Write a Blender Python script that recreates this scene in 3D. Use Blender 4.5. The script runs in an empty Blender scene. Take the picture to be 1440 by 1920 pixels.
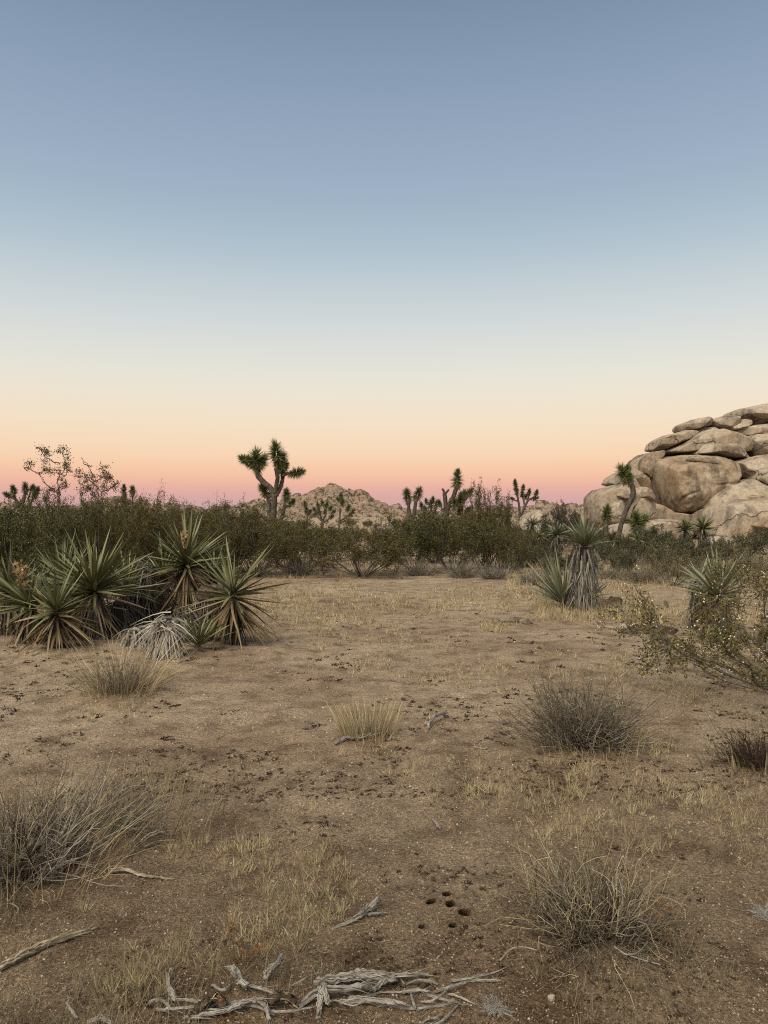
import bpy, math, random
import numpy as np
from mathutils import Matrix, Vector

R = math.radians
sc = bpy.context.scene
COL = sc.collection

# ------------------------------------------------------------------ camera
H_EYE = 1.6
K = 0.675 / 960.0            # tangent per photograph pixel (photograph is 1440 x 1920)
HORIZON = 965.0
cd = bpy.data.cameras.new('camera')
cd.sensor_fit = 'VERTICAL'
cd.sensor_height = 24.0
cd.lens = 24.0 / (2 * 0.675)
cd.clip_end = 6000
cd.clip_start = 0.05
cam = bpy.data.objects.new('camera', cd)
COL.objects.link(cam)
cam.location = (0, 0, H_EYE)
cam.rotation_euler = (R(90) + (HORIZON - 960) * K, 0, 0)
sc.camera = cam

# ------------------------------------------------------------------ sky, sun, exposure
SUN_AZ_BACK = R(208)          # the sun has just set behind the camera
w = bpy.data.worlds.new('World')
sc.world = w
w.use_nodes = True
nt = w.node_tree
nt.nodes.clear()
out = nt.nodes.new('ShaderNodeOutputWorld')
bg = nt.nodes.new('ShaderNodeBackground')
sky = nt.nodes.new('ShaderNodeTexSky')
sky.sky_type = 'NISHITA'
sky.sun_disc = False
sky.sun_elevation = R(1.0)
sky.sun_rotation = SUN_AZ_BACK
tc = nt.nodes.new('ShaderNodeTexCoord')
sx = nt.nodes.new('ShaderNodeSeparateXYZ')
rp = nt.nodes.new('ShaderNodeValToRGB')
nt.links.new(tc.outputs['Generated'], sx.inputs[0])
nt.links.new(sx.outputs['Z'], rp.inputs[0])


def lin(c):
    return tuple(((v / 255) / 12.92 if v / 255 <= 0.04045 else ((v / 255 + 0.055) / 1.055) ** 2.4) for v in c)


SKY = [(965, (196, 164, 170)), (945, (207, 167, 167)), (930, (217, 170, 163)), (915, (229, 176, 162)), (900, (238, 187, 163)), (880, (243, 199, 168)),
       (858, (244, 209, 178)), (830, (243, 216, 187)), (795, (240, 221, 196)), (745, (234, 224, 207)), (700, (226, 224, 213)),
       (620, (210, 215, 215)), (550, (194, 205, 210)), (480, (176, 193, 205)), (400, (160, 180, 197)), (330, (153, 171, 193)),
       (220, (142, 161, 184)), (100, (130, 150, 174)), (0, (120, 140, 164))]
els = [(math.sin(math.atan((HORIZON - p) * K)), c) for p, c in SKY]
els += [(0.75, (108, 127, 154)), (1.0, (98, 117, 146))]
cr = rp.color_ramp
cr.interpolation = 'LINEAR'
while len(cr.elements) < len(els):
    cr.elements.new(0.5)
for e, (p, c) in zip(cr.elements, els):
    e.position = p
for e, (p, c) in zip(cr.elements, els):
    e.color = lin(c) + (1,)
mul = nt.nodes.new('ShaderNodeVectorMath')
mul.operation = 'SCALE'
mul.inputs[3].default_value = 0.02
add = nt.nodes.new('ShaderNodeVectorMath')
add.operation = 'ADD'
nt.links.new(sky.outputs[0], mul.inputs[0])
nt.links.new(mul.outputs[0], add.inputs[0])
nt.links.new(rp.outputs[0], add.inputs[1])
nt.links.new(add.outputs[0], bg.inputs[0])
bg.inputs[1].default_value = 1.0
nt.links.new(bg.outputs[0], out.inputs[0])

sl = bpy.data.lights.new('twilight_glow', 'SUN')
sl.energy = 4.8
sl.angle = R(55)
sl.color = (1.0, 0.905, 0.71)
so = bpy.data.objects.new('twilight_glow', sl)
COL.objects.link(so)
so.rotation_euler = (R(90 - 52), 0, R(-28))

sc.view_settings.view_transform = 'Standard'
sc.view_settings.look = 'None'
sc.view_settings.exposure = 0.0
sc.view_settings.gamma = 1.0
sc.cycles.use_denoising = False
sc.cycles.filter_width = 1.1
sc.cycles.max_bounces = 5
sc.cycles.diffuse_bounces = 3
sc.cycles.use_fast_gi = False

# ------------------------------------------------------------------ maths helpers
rng = np.random.default_rng(7)


def nrm(v):
    v = np.asarray(v, float)
    return v / (np.linalg.norm(v, axis=-1, keepdims=True) + 1e-12)


def _hash(ix, iy, iz, s):
    h = (ix * np.int64(374761393) + iy * np.int64(668265263) + iz * np.int64(1274126177) + np.int64(s * 982451653)) & 0xFFFFFFFF
    h = ((h ^ (h >> 13)) * np.int64(1274126177)) & 0xFFFFFFFF
    h = ((h ^ (h >> 16)) * np.int64(2246822519 & 0x7FFFFFFF)) & 0xFFFFFFFF
    return ((h ^ (h >> 15)) & 0xFFFFFF) / float(0xFFFFFF)


def vnoise(p, s=0):
    p = np.asarray(p, float)
    i = np.floor(p).astype(np.int64)
    f = p - i
    u = f * f * (3 - 2 * f)
    r = 0
    for dx in (0, 1):
        for dy in (0, 1):
            for dz in (0, 1):
                wgt = (u[:, 0] if dx else 1 - u[:, 0]) * (u[:, 1] if dy else 1 - u[:, 1]) * (u[:, 2] if dz else 1 - u[:, 2])
                r = r + wgt * _hash(i[:, 0] + dx, i[:, 1] + dy, i[:, 2] + dz, s)
    return r * 2 - 1


def fbm(p, octv=4, s=0, gain=0.5):
    p = np.asarray(p, float)
    a, r, tot = 1.0, 0, 0
    for k in range(octv):
        r = r + a * vnoise(p * (2.03 ** k) + 17.3 * k, s + k)
        tot += a
        a *= gain
    return r / tot


def worley(p, s=0):
    i = np.floor(p).astype(np.int64)
    f = p - i
    best = np.full(len(p), 9.0)
    idv = np.zeros(len(p))
    for dx in (-1, 0, 1):
        for dy in (-1, 0, 1):
            jx, jy = i[:, 0] + dx, i[:, 1] + dy
            px = dx + _hash(jx, jy, jx * 0, s) - f[:, 0]
            py = dy + _hash(jx, jy, jx * 0 + 5, s) - f[:, 1]
            d = np.sqrt(px * px + py * py)
            m = d < best
            best = np.where(m, d, best)
            idv = np.where(m, _hash(jx, jy, jx * 0 + 9, s), idv)
    return best, idv


HOLES = [(809, 1697, .018), (838, 1681, .016), (846, 1703, .019), (872, 1722, .022), (850, 1752, .014), (791, 1747, .011)]
MOUNDS = []


def px2xy(px, py):
    """flat-ground point seen at a photograph pixel"""
    Y = H_EYE / ((py - HORIZON) * K)
    return (px - 720) * K * Y, Y


def _g0(x, y):
    p = np.stack([x, y, 0 * x], 1)
    d = np.hypot(x, y)
    z = 0.035 * fbm(p * 0.55, 3, 3) + 0.02 * fbm(p * 2.1, 2, 5) * np.clip(d / 3, 0.3, 1)
    z = z + 0.017 * fbm(p * 9.0, 4, 8, .6) * np.clip(1.5 - d / 14, 0, 1)
    z = z + 0.25 * fbm(p * 0.03, 2, 11) * np.clip((d - 22) / 60, 0, 1)
    # the ground falls and rises gently towards the hills far away
    return z


def gh_arr(x, y):
    x = np.atleast_1d(np.asarray(x, float))
    y = np.atleast_1d(np.asarray(y, float))
    z = _g0(x, y)
    for (mx, my, mr, mh) in MOUNDS:
        z = z + mh * np.exp(-((x - mx) ** 2 + (y - my) ** 2) / mr ** 2)
    return z


def gh(x, y):
    return float(gh_arr(x, y)[0])


for (px, py, mr, mh) in [(1110, 1790, .55, .07), (1160, 1870, .35, .04), (20, 1640, .6, .06), (1095, 1405, .5, .05),
                         (230, 1290, .45, .03), (90, 1225, .8, .05), (330, 1225, .9, .05), (1090, 1150, .7, .06), (1420, 1430, .5, .05),
                         (680, 1380, .4, .03), (450, 1900, .5, .03)]:
    a, b = px2xy(px, py)
    MOUNDS.append((a, b, mr, mh))


def P(px, py, Y):
    """point at distance Y seen at a photograph pixel"""
    return np.array([(px - 720) * K * Y, Y, H_EYE - (py - HORIZON) * K * Y])


def G(px, py):
    x, y = px2xy(px, py)
    return np.array([x, y, gh(x, y)])


def GX(px, Y):
    x = (px - 720) * K * Y
    return np.array([x, Y, gh(x, Y)])


# ------------------------------------------------------------------ mesh building
class Geo:
    def __init__(s):
        s.V, s.Q, s.T, s.n = [], [], [], 0

    def add(s, V, Q=None, T=None):
        V = np.asarray(V, float).reshape(-1, 3)
        if Q is not None and len(Q):
            s.Q.append(np.asarray(Q, np.int64).reshape(-1, 4) + s.n)
        if T is not None and len(T):
            s.T.append(np.asarray(T, np.int64).reshape(-1, 3) + s.n)
        s.V.append(V)
        s.n += len(V)
        return s

    def mesh(s, name, mat, smooth=False, origin=None):
        V = np.concatenate(s.V) if s.V else np.zeros((0, 3))
        if origin is not None:
            V = V - np.asarray(origin)
        Q = np.concatenate(s.Q) if s.Q else np.zeros((0, 4), np.int64)
        T = np.concatenate(s.T) if s.T else np.zeros((0, 3), np.int64)
        me = bpy.data.meshes.new(name)
        me.vertices.add(len(V))
        me.vertices.foreach_set('co', V.astype(np.float32).ravel())
        nl = len(Q) * 4 + len(T) * 3
        me.loops.add(nl)
        me.loops.foreach_set('vertex_index', np.concatenate([Q.ravel(), T.ravel()]).astype(np.int32))
        me.polygons.add(len(Q) + len(T))
        st = np.concatenate([np.arange(len(Q)) * 4, len(Q) * 4 + np.arange(len(T)) * 3]).astype(np.int32)
        me.polygons.foreach_set('loop_start', st)
        if smooth:
            me.polygons.foreach_set('use_smooth', np.ones(len(Q) + len(T), bool))
        me.update(calc_edges=True)
        me.materials.append(mat)
        return me


def tag(o, label=None, cat=None, group=None, kind=None):
    if label:
        o['label'] = label
    if cat:
        o['category'] = cat
    if group:
        o['group'] = group
    if kind:
        o['kind'] = kind
    return o


def link(name, me, parent=None):
    o = bpy.data.objects.new(name, me)
    COL.objects.link(o)
    if parent is not None:
        o.parent = parent
    return o


def empty(name, loc, label, cat, group=None):
    o = bpy.data.objects.new(name, None)
    o.empty_display_size = 0.1
    COL.objects.link(o)
    o.location = loc
    return tag(o, label, cat, group)


def copy_thing(src, loc, rz, scale, label=None, group=None):
    c = src.copy()
    COL.objects.link(c)
    c.location = loc
    c.rotation_euler = (0, 0, rz)
    c.scale = scale
    if label:
        c['label'] = label
    if group:
        c['group'] = group
    for ch in src.children:
        k = ch.copy()
        COL.objects.link(k)
        k.parent = c
    return c


def blades(g, Pn, D, L, W, bend=0.0, B=None, segs=2, S=None, fold=0.0, prof=0.8, base=1.0):
    """narrow tapering strips: base points, directions, lengths, widths, bend towards B"""
    N = len(Pn)
    Pn, D = np.asarray(Pn, float), nrm(D)
    L = np.broadcast_to(np.asarray(L, float), (N,))
    W = np.broadcast_to(np.asarray(W, float), (N,))
    bend = np.broadcast_to(np.asarray(bend, float), (N,))
    if B is None:
        B = np.tile(np.array([0, 0, -1.0]), (N, 1))
    if S is None:
        S = nrm(np.cross(D, rng.normal(size=(N, 3))))
    Nn = nrm(np.cross(S, D))
    rows = []
    for k in range(segs + 1):
        t = k / segs
        c = Pn + D * (L * t)[:, None] + B * (bend * L * t * t)[:, None]
        wd = W * 0.5 * ((1 - t) ** prof if k else base)
        if k < segs:
            rows.append(c + S * wd[:, None] + Nn * (wd * fold)[:, None])
            if fold:
                rows.append(c)
            rows.append(c - S * wd[:, None] + Nn * (wd * fold)[:, None])
        else:
            rows.append(c)
    V = np.stack(rows, 1)
    m = V.shape[1]
    o = (np.arange(N) * m)[:, None]
    Q, T = [], []
    st = 3 if fold else 2
    for k in range(segs):
        a = k * st
        if k < segs - 1:
            for j in range(st - 1):
                Q.append(o + np.array([[a + j, a + j + 1, a + st + j + 1, a + st + j]]))
        else:
            for j in range(st - 1):
                T.append(o + np.array([[a + j, a + j + 1, a + st]]))
    g.add(V.reshape(-1, 3), np.concatenate(Q) if Q else None, np.concatenate(T))


def leaves(g, Pn, size, elong=1.6):
    """small folded leaflets: diamond of two triangles with random orientation"""
    N = len(Pn)
    D = nrm(rng.normal(size=(N, 3)) + np.array([0, 0, 0.35]))
    S = nrm(np.cross(D, rng.normal(size=(N, 3))))
    L = size * rng.uniform(0.7, 1.35, N) * elong
    Wd = size * rng.uniform(0.6, 1.1, N) * 0.5
    Nn = np.cross(S, D)
    a = Pn
    b = Pn + D * (L * 0.5)[:, None] + S * Wd[:, None] + Nn * (Wd * .3)[:, None]
    c = Pn + D * L[:, None]
    d = Pn + D * (L * 0.5)[:, None] - S * Wd[:, None] + Nn * (Wd * .3)[:, None]
    V = np.stack([a, b, c, d], 1).reshape(-1, 3)
    o = (np.arange(N) * 4)[:, None]
    T = np.concatenate([o + np.array([[0, 1, 2]]), o + np.array([[0, 2, 3]])])
    g.add(V, None, T)


def tube(g, pts, rad, sides=5, ridge=None, cap=True):
    pts = np.asarray(pts, float)
    n = len(pts)
    rad = np.broadcast_to(np.asarray(rad, float), (n,))
    tg = nrm(np.gradient(pts, axis=0))
    ref = np.array([0.31, 0.87, 0.38]) if abs(np.mean(tg[:, 2])) > 0.6 else np.array([0.1, 0.2, 0.97])
    u = nrm(np.cross(tg, ref))
    v = np.cross(tg, u)
    th = np.linspace(0, 2 * np.pi, sides, endpoint=False)
    rr = rad[:, None] * np.ones((1, sides))
    if ridge is not None:
        rr = rr * ridge(np.arange(n)[:, None] / n, th[None, :])
    V = pts[:, None, :] + rr[:, :, None] * (np.cos(th)[None, :, None] * u[:, None, :] + np.sin(th)[None, :, None] * v[:, None, :])
    i = np.arange(n - 1)[:, None] * sides
    j = np.arange(sides)[None, :]
    jn = (j + 1) % sides
    Q = np.stack([i + j, i + jn, i + sides + jn, i + sides + j], -1).reshape(-1, 4)
    Vs = V.reshape(-1, 3)
    T = None
    if cap and sides > 3:
        Vs = np.concatenate([Vs, pts[:1], pts[-1:]])
        c0, c1 = n * sides, n * sides + 1
        jj = np.arange(sides)
        T = np.concatenate([np.stack([jj * 0 + c0, (jj + 1) % sides, jj], -1),
                            np.stack([jj * 0 + c1, (n - 1) * sides + jj, (n - 1) * sides + (jj + 1) % sides], -1)])
    g.add(Vs, Q, T)


def smooth_path(pts, n):
    """Catmull-Rom resampling"""
    pts = np.asarray(pts, float)
    e = np.concatenate([[2 * pts[0] - pts[1]], pts, [2 * pts[-1] - pts[-2]]])
    m = len(pts) - 1
    ts = np.linspace(0, m, n)
    k = np.minimum(ts.astype(int), m - 1)
    t = (ts - k)[:, None]
    a, b, c, d = e[k], e[k + 1], e[k + 2], e[k + 3]
    return 0.5 * (2 * b + (c - a) * t + (2 * a - 5 * b + 4 * c - d) * t ** 2 + (3 * b - a - 3 * c + d) * t ** 3)


# ------------------------------------------------------------------ materials
def mat_new(name, rough=0.9, spec=0.15):
    m = bpy.data.materials.new(name)
    m.use_nodes = True
    b = m.node_tree.nodes['Principled BSDF']
    b.inputs['Roughness'].default_value = rough
    b.inputs['Specular IOR Level'].default_value = spec
    return m, m.node_tree, b


def ramp(nt, stops, interp='LINEAR'):
    r = nt.nodes.new('ShaderNodeValToRGB')
    r.color_ramp.interpolation = interp
    while len(r.color_ramp.elements) < len(stops):
        r.color_ramp.elements.new(0.5)
    for e, (p, c) in zip(r.color_ramp.elements, stops):
        e.position = p
    for e, (p, c) in zip(r.color_ramp.elements, stops):
        e.color = tuple(c) + (1,)
    return r


def noise(nt, scale, detail=4, rough=0.55, coord='Object', stretch=None):
    t = nt.nodes.new('ShaderNodeTexCoord')
    n = nt.nodes.new('ShaderNodeTexNoise')
    n.inputs['Scale'].default_value = scale
    n.inputs['Detail'].default_value = detail
    n.inputs['Roughness'].default_value = rough
    src = t.outputs[coord]
    if stretch:
        mp = nt.nodes.new('ShaderNodeMapping')
        mp.inputs['Scale'].default_value = stretch
        nt.links.new(src, mp.inputs[0])
        src = mp.outputs[0]
    nt.links.new(src, n.inputs['Vector'])
    return n


def mixc(nt, fac, a, b, mode='MIX'):
    m = nt.nodes.new('ShaderNodeMix')
    m.data_type = 'RGBA'
    m.blend_type = mode
    for sock, v in ((m.inputs[0], fac), (m.inputs[6], a), (m.inputs[7], b)):
        if isinstance(v, (int, float)):
            sock.default_value = v
        elif isinstance(v, tuple):
            sock.default_value = v + (1,) if len(v) == 3 else v
        else:
            nt.links.new(v, sock)
    return m.outputs[2]


def leaf_mat(name, stops, rough=0.7, spec=0.25, source='island', patch=None, tint=None):
    m, nt, b = mat_new(name, rough, spec)
    r = ramp(nt, stops)
    if source == 'island':
        g = nt.nodes.new('ShaderNodeNewGeometry')
        nt.links.new(g.outputs['Random Per Island'], r.inputs[0])
    else:
        g = nt.nodes.new('ShaderNodeObjectInfo')
        nt.links.new(g.outputs['Random'], r.inputs[0])
    c = r.outputs[0]
    if patch:
        n = noise(nt, patch[0], 3)
        rr = ramp(nt, [(0.35, (0, 0, 0)), (0.65, (1, 1, 1))])
        nt.links.new(n.outputs['Fac'], rr.inputs[0])
        c = mixc(nt, rr.outputs[0], c, mixc(nt, 0.75, c, patch[1]))
    if tint:
        oi = nt.nodes.new('ShaderNodeObjectInfo')
        tr = ramp(nt, [(0, tint[0]), (1, tint[1])])
        nt.links.new(oi.outputs['Random'], tr.inputs[0])
        c = mixc(nt, 1.0, c, tr.outputs[0], 'MULTIPLY')
    nt.links.new(c, b.inputs['Base Color'])
    return m


def bark_mat(name, c0, c1, c2, scale=14, bump=0.5, stretch=(1, 1, 0.25), dist=0.02):
    m, nt, b = mat_new(name, 0.95, 0.1)
    n = noise(nt, scale, 6, 0.65, stretch=stretch)
    r = ramp(nt, [(0.3, c0), (0.5, c1), (0.72, c2)])
    nt.links.new(n.outputs['Fac'], r.inputs[0])
    nt.links.new(r.outputs[0], b.inputs['Base Color'])
    bp = nt.nodes.new('ShaderNodeBump')
    bp.inputs['Strength'].default_value = bump
    bp.inputs['Distance'].default_value = dist
    nt.links.new(n.outputs['Fac'], bp.inputs['Height'])
    nt.links.new(bp.outputs[0], b.inputs['Normal'])
    return m


def rock_mat(name, base, pale, dark, warm, s=1.0, bumpd=0.06, stain=(.49, .60, .80), crack=0):
    m, nt, b = mat_new(name, 0.95, 0.1)
    big = noise(nt, 0.35 * s, 5, 0.6)
    r1 = ramp(nt, [(0.3, pale), (0.5, base), (0.7, warm)])
    nt.links.new(big.outputs['Fac'], r1.inputs[0])
    st = noise(nt, 0.8 * s, 7, 0.68, stretch=(1.2, 1.2, 0.55))
    r2 = ramp(nt, [(stain[0], (0, 0, 0)), (stain[1], (1, 1, 1))])
    nt.links.new(st.outputs['Fac'], r2.inputs[0])
    c = mixc(nt, r2.outputs[0], r1.outputs[0], mixc(nt, stain[2], r1.outputs[0], dark))
    gr = noise(nt, 12 * s, 5, 0.75)
    r3 = ramp(nt, [(0.32, (0.55, 0.52, 0.5)), (0.55, (1, 1, 1)), (0.75, (1.15, 1.12, 1.08))])
    nt.links.new(gr.outputs['Fac'], r3.inputs[0])
    c = mixc(nt, 0.75, c, r3.outputs[0], 'MULTIPLY')
    md = noise(nt, 2.6 * s, 6, 0.7)
    r5 = ramp(nt, [(0.34, (0.62, 0.58, 0.55)), (0.5, (1, 1, 1)), (0.68, (1.2, 1.18, 1.14))])
    nt.links.new(md.outputs['Fac'], r5.inputs[0])
    c = mixc(nt, 0.8, c, r5.outputs[0], 'MULTIPLY')
    nt.links.new(c, b.inputs['Base Color'])
    n2 = noise(nt, 2.2 * s, 9, 0.7)
    bp = nt.nodes.new('ShaderNodeBump')
    bp.inputs['Strength'].default_value = 0.7
    bp.inputs['Distance'].default_value = bumpd
    nt.links.new(n2.outputs['Fac'], bp.inputs['Height'])
    nrm_out = bp.outputs[0]
    if crack:
        t = nt.nodes.new('ShaderNodeTexCoord')
        wp = noise(nt, 0.5, 4, 0.6)
        mx = nt.nodes.new('ShaderNodeVectorMath')
        mx.operation = 'MULTIPLY_ADD'
        mx.inputs[1].default_value = (2.2, 2.2, 2.2)
        nt.links.new(wp.outputs['Color'], mx.inputs[0])
        nt.links.new(t.outputs['Object'], mx.inputs[2])
        mp = nt.nodes.new('ShaderNodeMapping')
        mp.inputs['Scale'].default_value = (0.8, 0.8, 2.0)
        mp.inputs['Rotation'].default_value = (0.1, 0.22, 0)
        nt.links.new(mx.outputs[0], mp.inputs[0])
        vo = nt.nodes.new('ShaderNodeTexVoronoi')
        vo.feature = 'DISTANCE_TO_EDGE'
        vo.inputs['Scale'].default_value = crack
        nt.links.new(mp.outputs[0], vo.inputs['Vector'])
        rc = ramp(nt, [(0.0, (0, 0, 0)), (0.013, (1, 1, 1))])
        nt.links.new(vo.outputs['Distance'], rc.inputs[0])
        b3 = nt.nodes.new('ShaderNodeBump')
        b3.inputs['Strength'].default_value = 1.0
        b3.inputs['Distance'].default_value = 0.14
        nt.links.new(rc.outputs[0], b3.inputs['Height'])
        nt.links.new(bp.outputs[0], b3.inputs['Normal'])
        nrm_out = b3.outputs[0]
    nt.links.new(nrm_out, b.inputs['Normal'])
    return m


def ground_mat():
    m, nt, b = mat_new('desert_sand', 0.97, 0.08)
    n1 = noise(nt, 0.42, 5, 0.6)
    r1 = ramp(nt, [(0.30, (0.218, 0.152, 0.104)), (0.44, (0.305, 0.226, 0.158)), (0.56, (0.36, 0.278, 0.198)), (0.72, (0.43, 0.345, 0.25))])
    nt.links.new(n1.outputs['Fac'], r1.inputs[0])
    n2 = noise(nt, 3.2, 6, 0.65)
    r2 = ramp(nt, [(0.36, (0.50, 0.45, 0.41)), (0.50, (1, 1, 1)), (0.64, (1.25, 1.25, 1.22))])
    nt.links.new(n2.outputs['Fac'], r2.inputs[0])
    c = mixc(nt, 0.8, r1.outputs[0], r2.outputs[0], 'MULTIPLY')
    # darker reddish near soil, partly vignette painted into colour, paler sand in the clearing
    tcy = nt.nodes.new('ShaderNodeTexCoord')
    spy = nt.nodes.new('ShaderNodeSeparateXYZ')
    nt.links.new(tcy.outputs['Object'], spy.inputs[0])
    ny = noise(nt, 0.9, 4, 0.6)
    ad = nt.nodes.new('ShaderNodeMath')
    ad.operation = 'MULTIPLY_ADD'
    ad.inputs[1].default_value = 3.2
    nt.links.new(ny.outputs['Fac'], ad.inputs[0])
    nt.links.new(spy.outputs['Y'], ad.inputs[2])
    mr = nt.nodes.new('ShaderNodeMapRange')
    mr.inputs[1].default_value, mr.inputs[2].default_value = 4.2, 7.2
    nt.links.new(ad.outputs[0], mr.inputs[0])
    c = mixc(nt, mr.outputs[0], mixc(nt, 1.0, c, (0.53, 0.495, 0.465), 'MULTIPLY'), c)
    n3 = noise(nt, 70, 4, 0.7)
    r3 = ramp(nt, [(0.33, (0.45, 0.42, 0.40)), (0.50, (1, 1, 1)), (0.66, (1.35, 1.32, 1.25))])
    nt.links.new(n3.outputs['Fac'], r3.inputs[0])
    c = mixc(nt, 0.8, c, r3.outputs[0], 'MULTIPLY')
    vo = nt.nodes.new('ShaderNodeTexVoronoi')
    vo.inputs['Scale'].default_value = 110
    t = nt.nodes.new('ShaderNodeTexCoord')
    nt.links.new(t.outputs['Object'], vo.inputs['Vector'])
    sep = nt.nodes.new('ShaderNodeSeparateColor')
    nt.links.new(vo.outputs['Color'], sep.inputs[0])
    r4 = ramp(nt, [(0.0, (0.55, 0.5, 0.45)), (0.25, (0.9, 0.88, 0.86)), (0.8, (1.05, 1.05, 1.03)), (0.93, (1.7, 1.65, 1.6))])
    nt.links.new(sep.outputs[0], r4.inputs[0])
    c = mixc(nt, 0.6, c, r4.outputs[0], 'MULTIPLY')
    nt.links.new(c, b.inputs['Base Color'])
    bp = nt.nodes.new('ShaderNodeBump')
    bp.inputs['Strength'].default_value = 1.0
    bp.inputs['Distance'].default_value = 0.03
    nt.links.new(n3.outputs['Fac'], bp.inputs['Height'])
    bp2 = nt.nodes.new('ShaderNodeBump')
    bp2.inputs['Strength'].default_value = 0.7
    bp2.inputs['Distance'].default_value = 0.05
    n5 = noise(nt, 9, 5, 0.65)
    nt.links.new(n5.outputs['Fac'], bp2.inputs['Height'])
    nt.links.new(bp.outputs[0], bp2.inputs['Normal'])
    nt.links.new(bp2.outputs[0], b.inputs['Normal'])
    return m


M = {}
M['ground'] = ground_mat()
M['rock'] = rock_mat('granite', (0.355, 0.29, 0.222), (0.42, 0.365, 0.295), (0.15, 0.124, 0.103), (0.33, 0.252, 0.178), crack=.17)
M['rock_warm'] = rock_mat('granite_varnished', (0.32, 0.245, 0.172), (0.39, 0.32, 0.245), (0.11, 0.087, 0.068), (0.275, 0.188, 0.112), crack=.12)
M['rock_pale'] = rock_mat('granite_pale', (0.36, 0.315, 0.26), (0.43, 0.39, 0.33), (0.22, 0.18, 0.14), (0.31, 0.255, 0.19))
M['hill'] = rock_mat('hill_rock', (0.29, 0.215, 0.16), (0.36, 0.28, 0.215), (0.06, 0.048, 0.03), (0.28, 0.185, 0.13), s=0.35, bumpd=1.6, stain=(.50, .57, .92))
M['creosote'] = leaf_mat('creosote_leaf', [(0, (0.015, 0.020, 0.005)), (0.35, (0.031, 0.037, 0.008)), (0.7, (0.054, 0.056, 0.012)), (0.9, (0.12, 0.115, 0.028)), (1, (0.21, 0.19, 0.065))], 0.6, 0.3, patch=(1.6, (0.080, 0.056, 0.010)), tint=((1.35, 1.1, .8), (.8, .95, .8)))
M['creosote_fg'] = leaf_mat('creosote_leaf_golden', [(0, (0.04, 0.042, 0.012)), (0.5, (0.085, 0.08, 0.02)), (1, (0.16, 0.135, 0.036))], 0.6, 0.3, patch=(3, (0.12, 0.08, 0.02)))
M['darkleaf'] = leaf_mat('dark_leaf', [(0, (0.020, 0.020, 0.012)), (0.6, (0.05, 0.045, 0.024)), (1, (0.075, 0.055, 0.035))])
M['greenleaf'] = leaf_mat('grey_green_leaf', [(0, (0.035, 0.037, 0.018)), (0.6, (0.072, 0.072, 0.038)), (1, (0.135, 0.125, 0.07))])
M['fuzz'] = leaf_mat('seed_fuzz', [(0, (0.55, 0.50, 0.40)), (1, (0.78, 0.74, 0.64))])
M['stem'] = leaf_mat('grey_stem', [(0, (0.055, 0.048, 0.04)), (0.6, (0.115, 0.102, 0.088)), (1, (0.19, 0.17, 0.15))], 0.9, 0.1)
M['stem_pale'] = leaf_mat('bleached_stem', [(0, (0.20, 0.18, 0.16)), (1, (0.36, 0.33, 0.30))], 0.9, 0.1)
M['twig'] = leaf_mat('dead_twig', [(0, (0.06, 0.05, 0.04)), (0.5, (0.15, 0.125, 0.095)), (0.85, (0.25, 0.21, 0.155)), (1, (0.38, 0.33, 0.24))], 0.9, 0.1)
M['twig_grey'] = leaf_mat('grey_dead_twig', [(0, (0.06, 0.05, 0.04)), (0.45, (0.16, 0.138, 0.11)), (1, (0.36, 0.32, 0.26))], 0.9, 0.1)
M['straw'] = leaf_mat('straw', [(0, (0.23, 0.175, 0.095)), (0.5, (0.41, 0.335, 0.19)), (0.85, (0.54, 0.455, 0.275)), (1, (0.64, 0.57, 0.40))], 0.85, 0.15, patch=(5, (0.25, 0.185, 0.115)))
M['straw_dull'] = leaf_mat('dull_straw', [(0, (0.13, 0.10, 0.06)), (0.5, (0.23, 0.185, 0.11)), (1, (0.36, 0.30, 0.19))], 0.85, 0.15, patch=(6, (0.13, 0.11, 0.08)))
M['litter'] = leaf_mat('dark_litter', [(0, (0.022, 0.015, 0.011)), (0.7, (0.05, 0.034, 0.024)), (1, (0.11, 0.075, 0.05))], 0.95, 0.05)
M['rust'] = leaf_mat('rusty_weed', [(0, (0.13, 0.06, 0.022)), (1, (0.24, 0.125, 0.045))])
M['pebble'] = leaf_mat('pebble', [(0, (0.10, 0.068, 0.045)), (0.5, (0.24, 0.175, 0.115)), (0.9, (0.32, 0.255, 0.19)), (1, (0.42, 0.37, 0.31))], 0.9, 0.2)
M['joshua'] = leaf_mat('joshua_leaf', [(0, (0.055, 0.068, 0.025)), (0.6, (0.13, 0.15, 0.055)), (1, (0.24, 0.25, 0.105))], 0.5, 0.35)
M['joshua_far'] = leaf_mat('joshua_leaf_dusty', [(0, (0.06, 0.068, 0.03)), (0.6, (0.125, 0.135, 0.058)), (1, (0.21, 0.21, 0.10))], 0.5, 0.35)
M['joshua_dead'] = leaf_mat('joshua_dead_leaf', [(0, (0.12, 0.085, 0.045)), (0.6, (0.22, 0.165, 0.085)), (1, (0.33, 0.27, 0.16))])
M['bark'] = bark_mat('joshua_bark', (0.03, 0.025, 0.02), (0.085, 0.07, 0.054), (0.16, 0.133, 0.104), 9, 0.9, (1, 1, 0.5), 0.05)
M['yucca'] = leaf_mat('yucca_leaf', [(0, (0.052, 0.070, 0.026)), (0.35, (0.09, 0.11, 0.042)), (0.75, (0.145, 0.155, 0.064)), (1, (0.26, 0.235, 0.11))], 0.5, 0.35, source='object', patch=(6, (0.17, 0.16, 0.085)))
M['yucca_blue'] = leaf_mat('yucca_leaf_grey_green', [(0, (0.085, 0.105, 0.058)), (0.5, (0.14, 0.16, 0.09)), (1, (0.23, 0.235, 0.14))], 0.5, 0.35, source='object', patch=(6, (0.2, 0.195, 0.13)))
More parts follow.
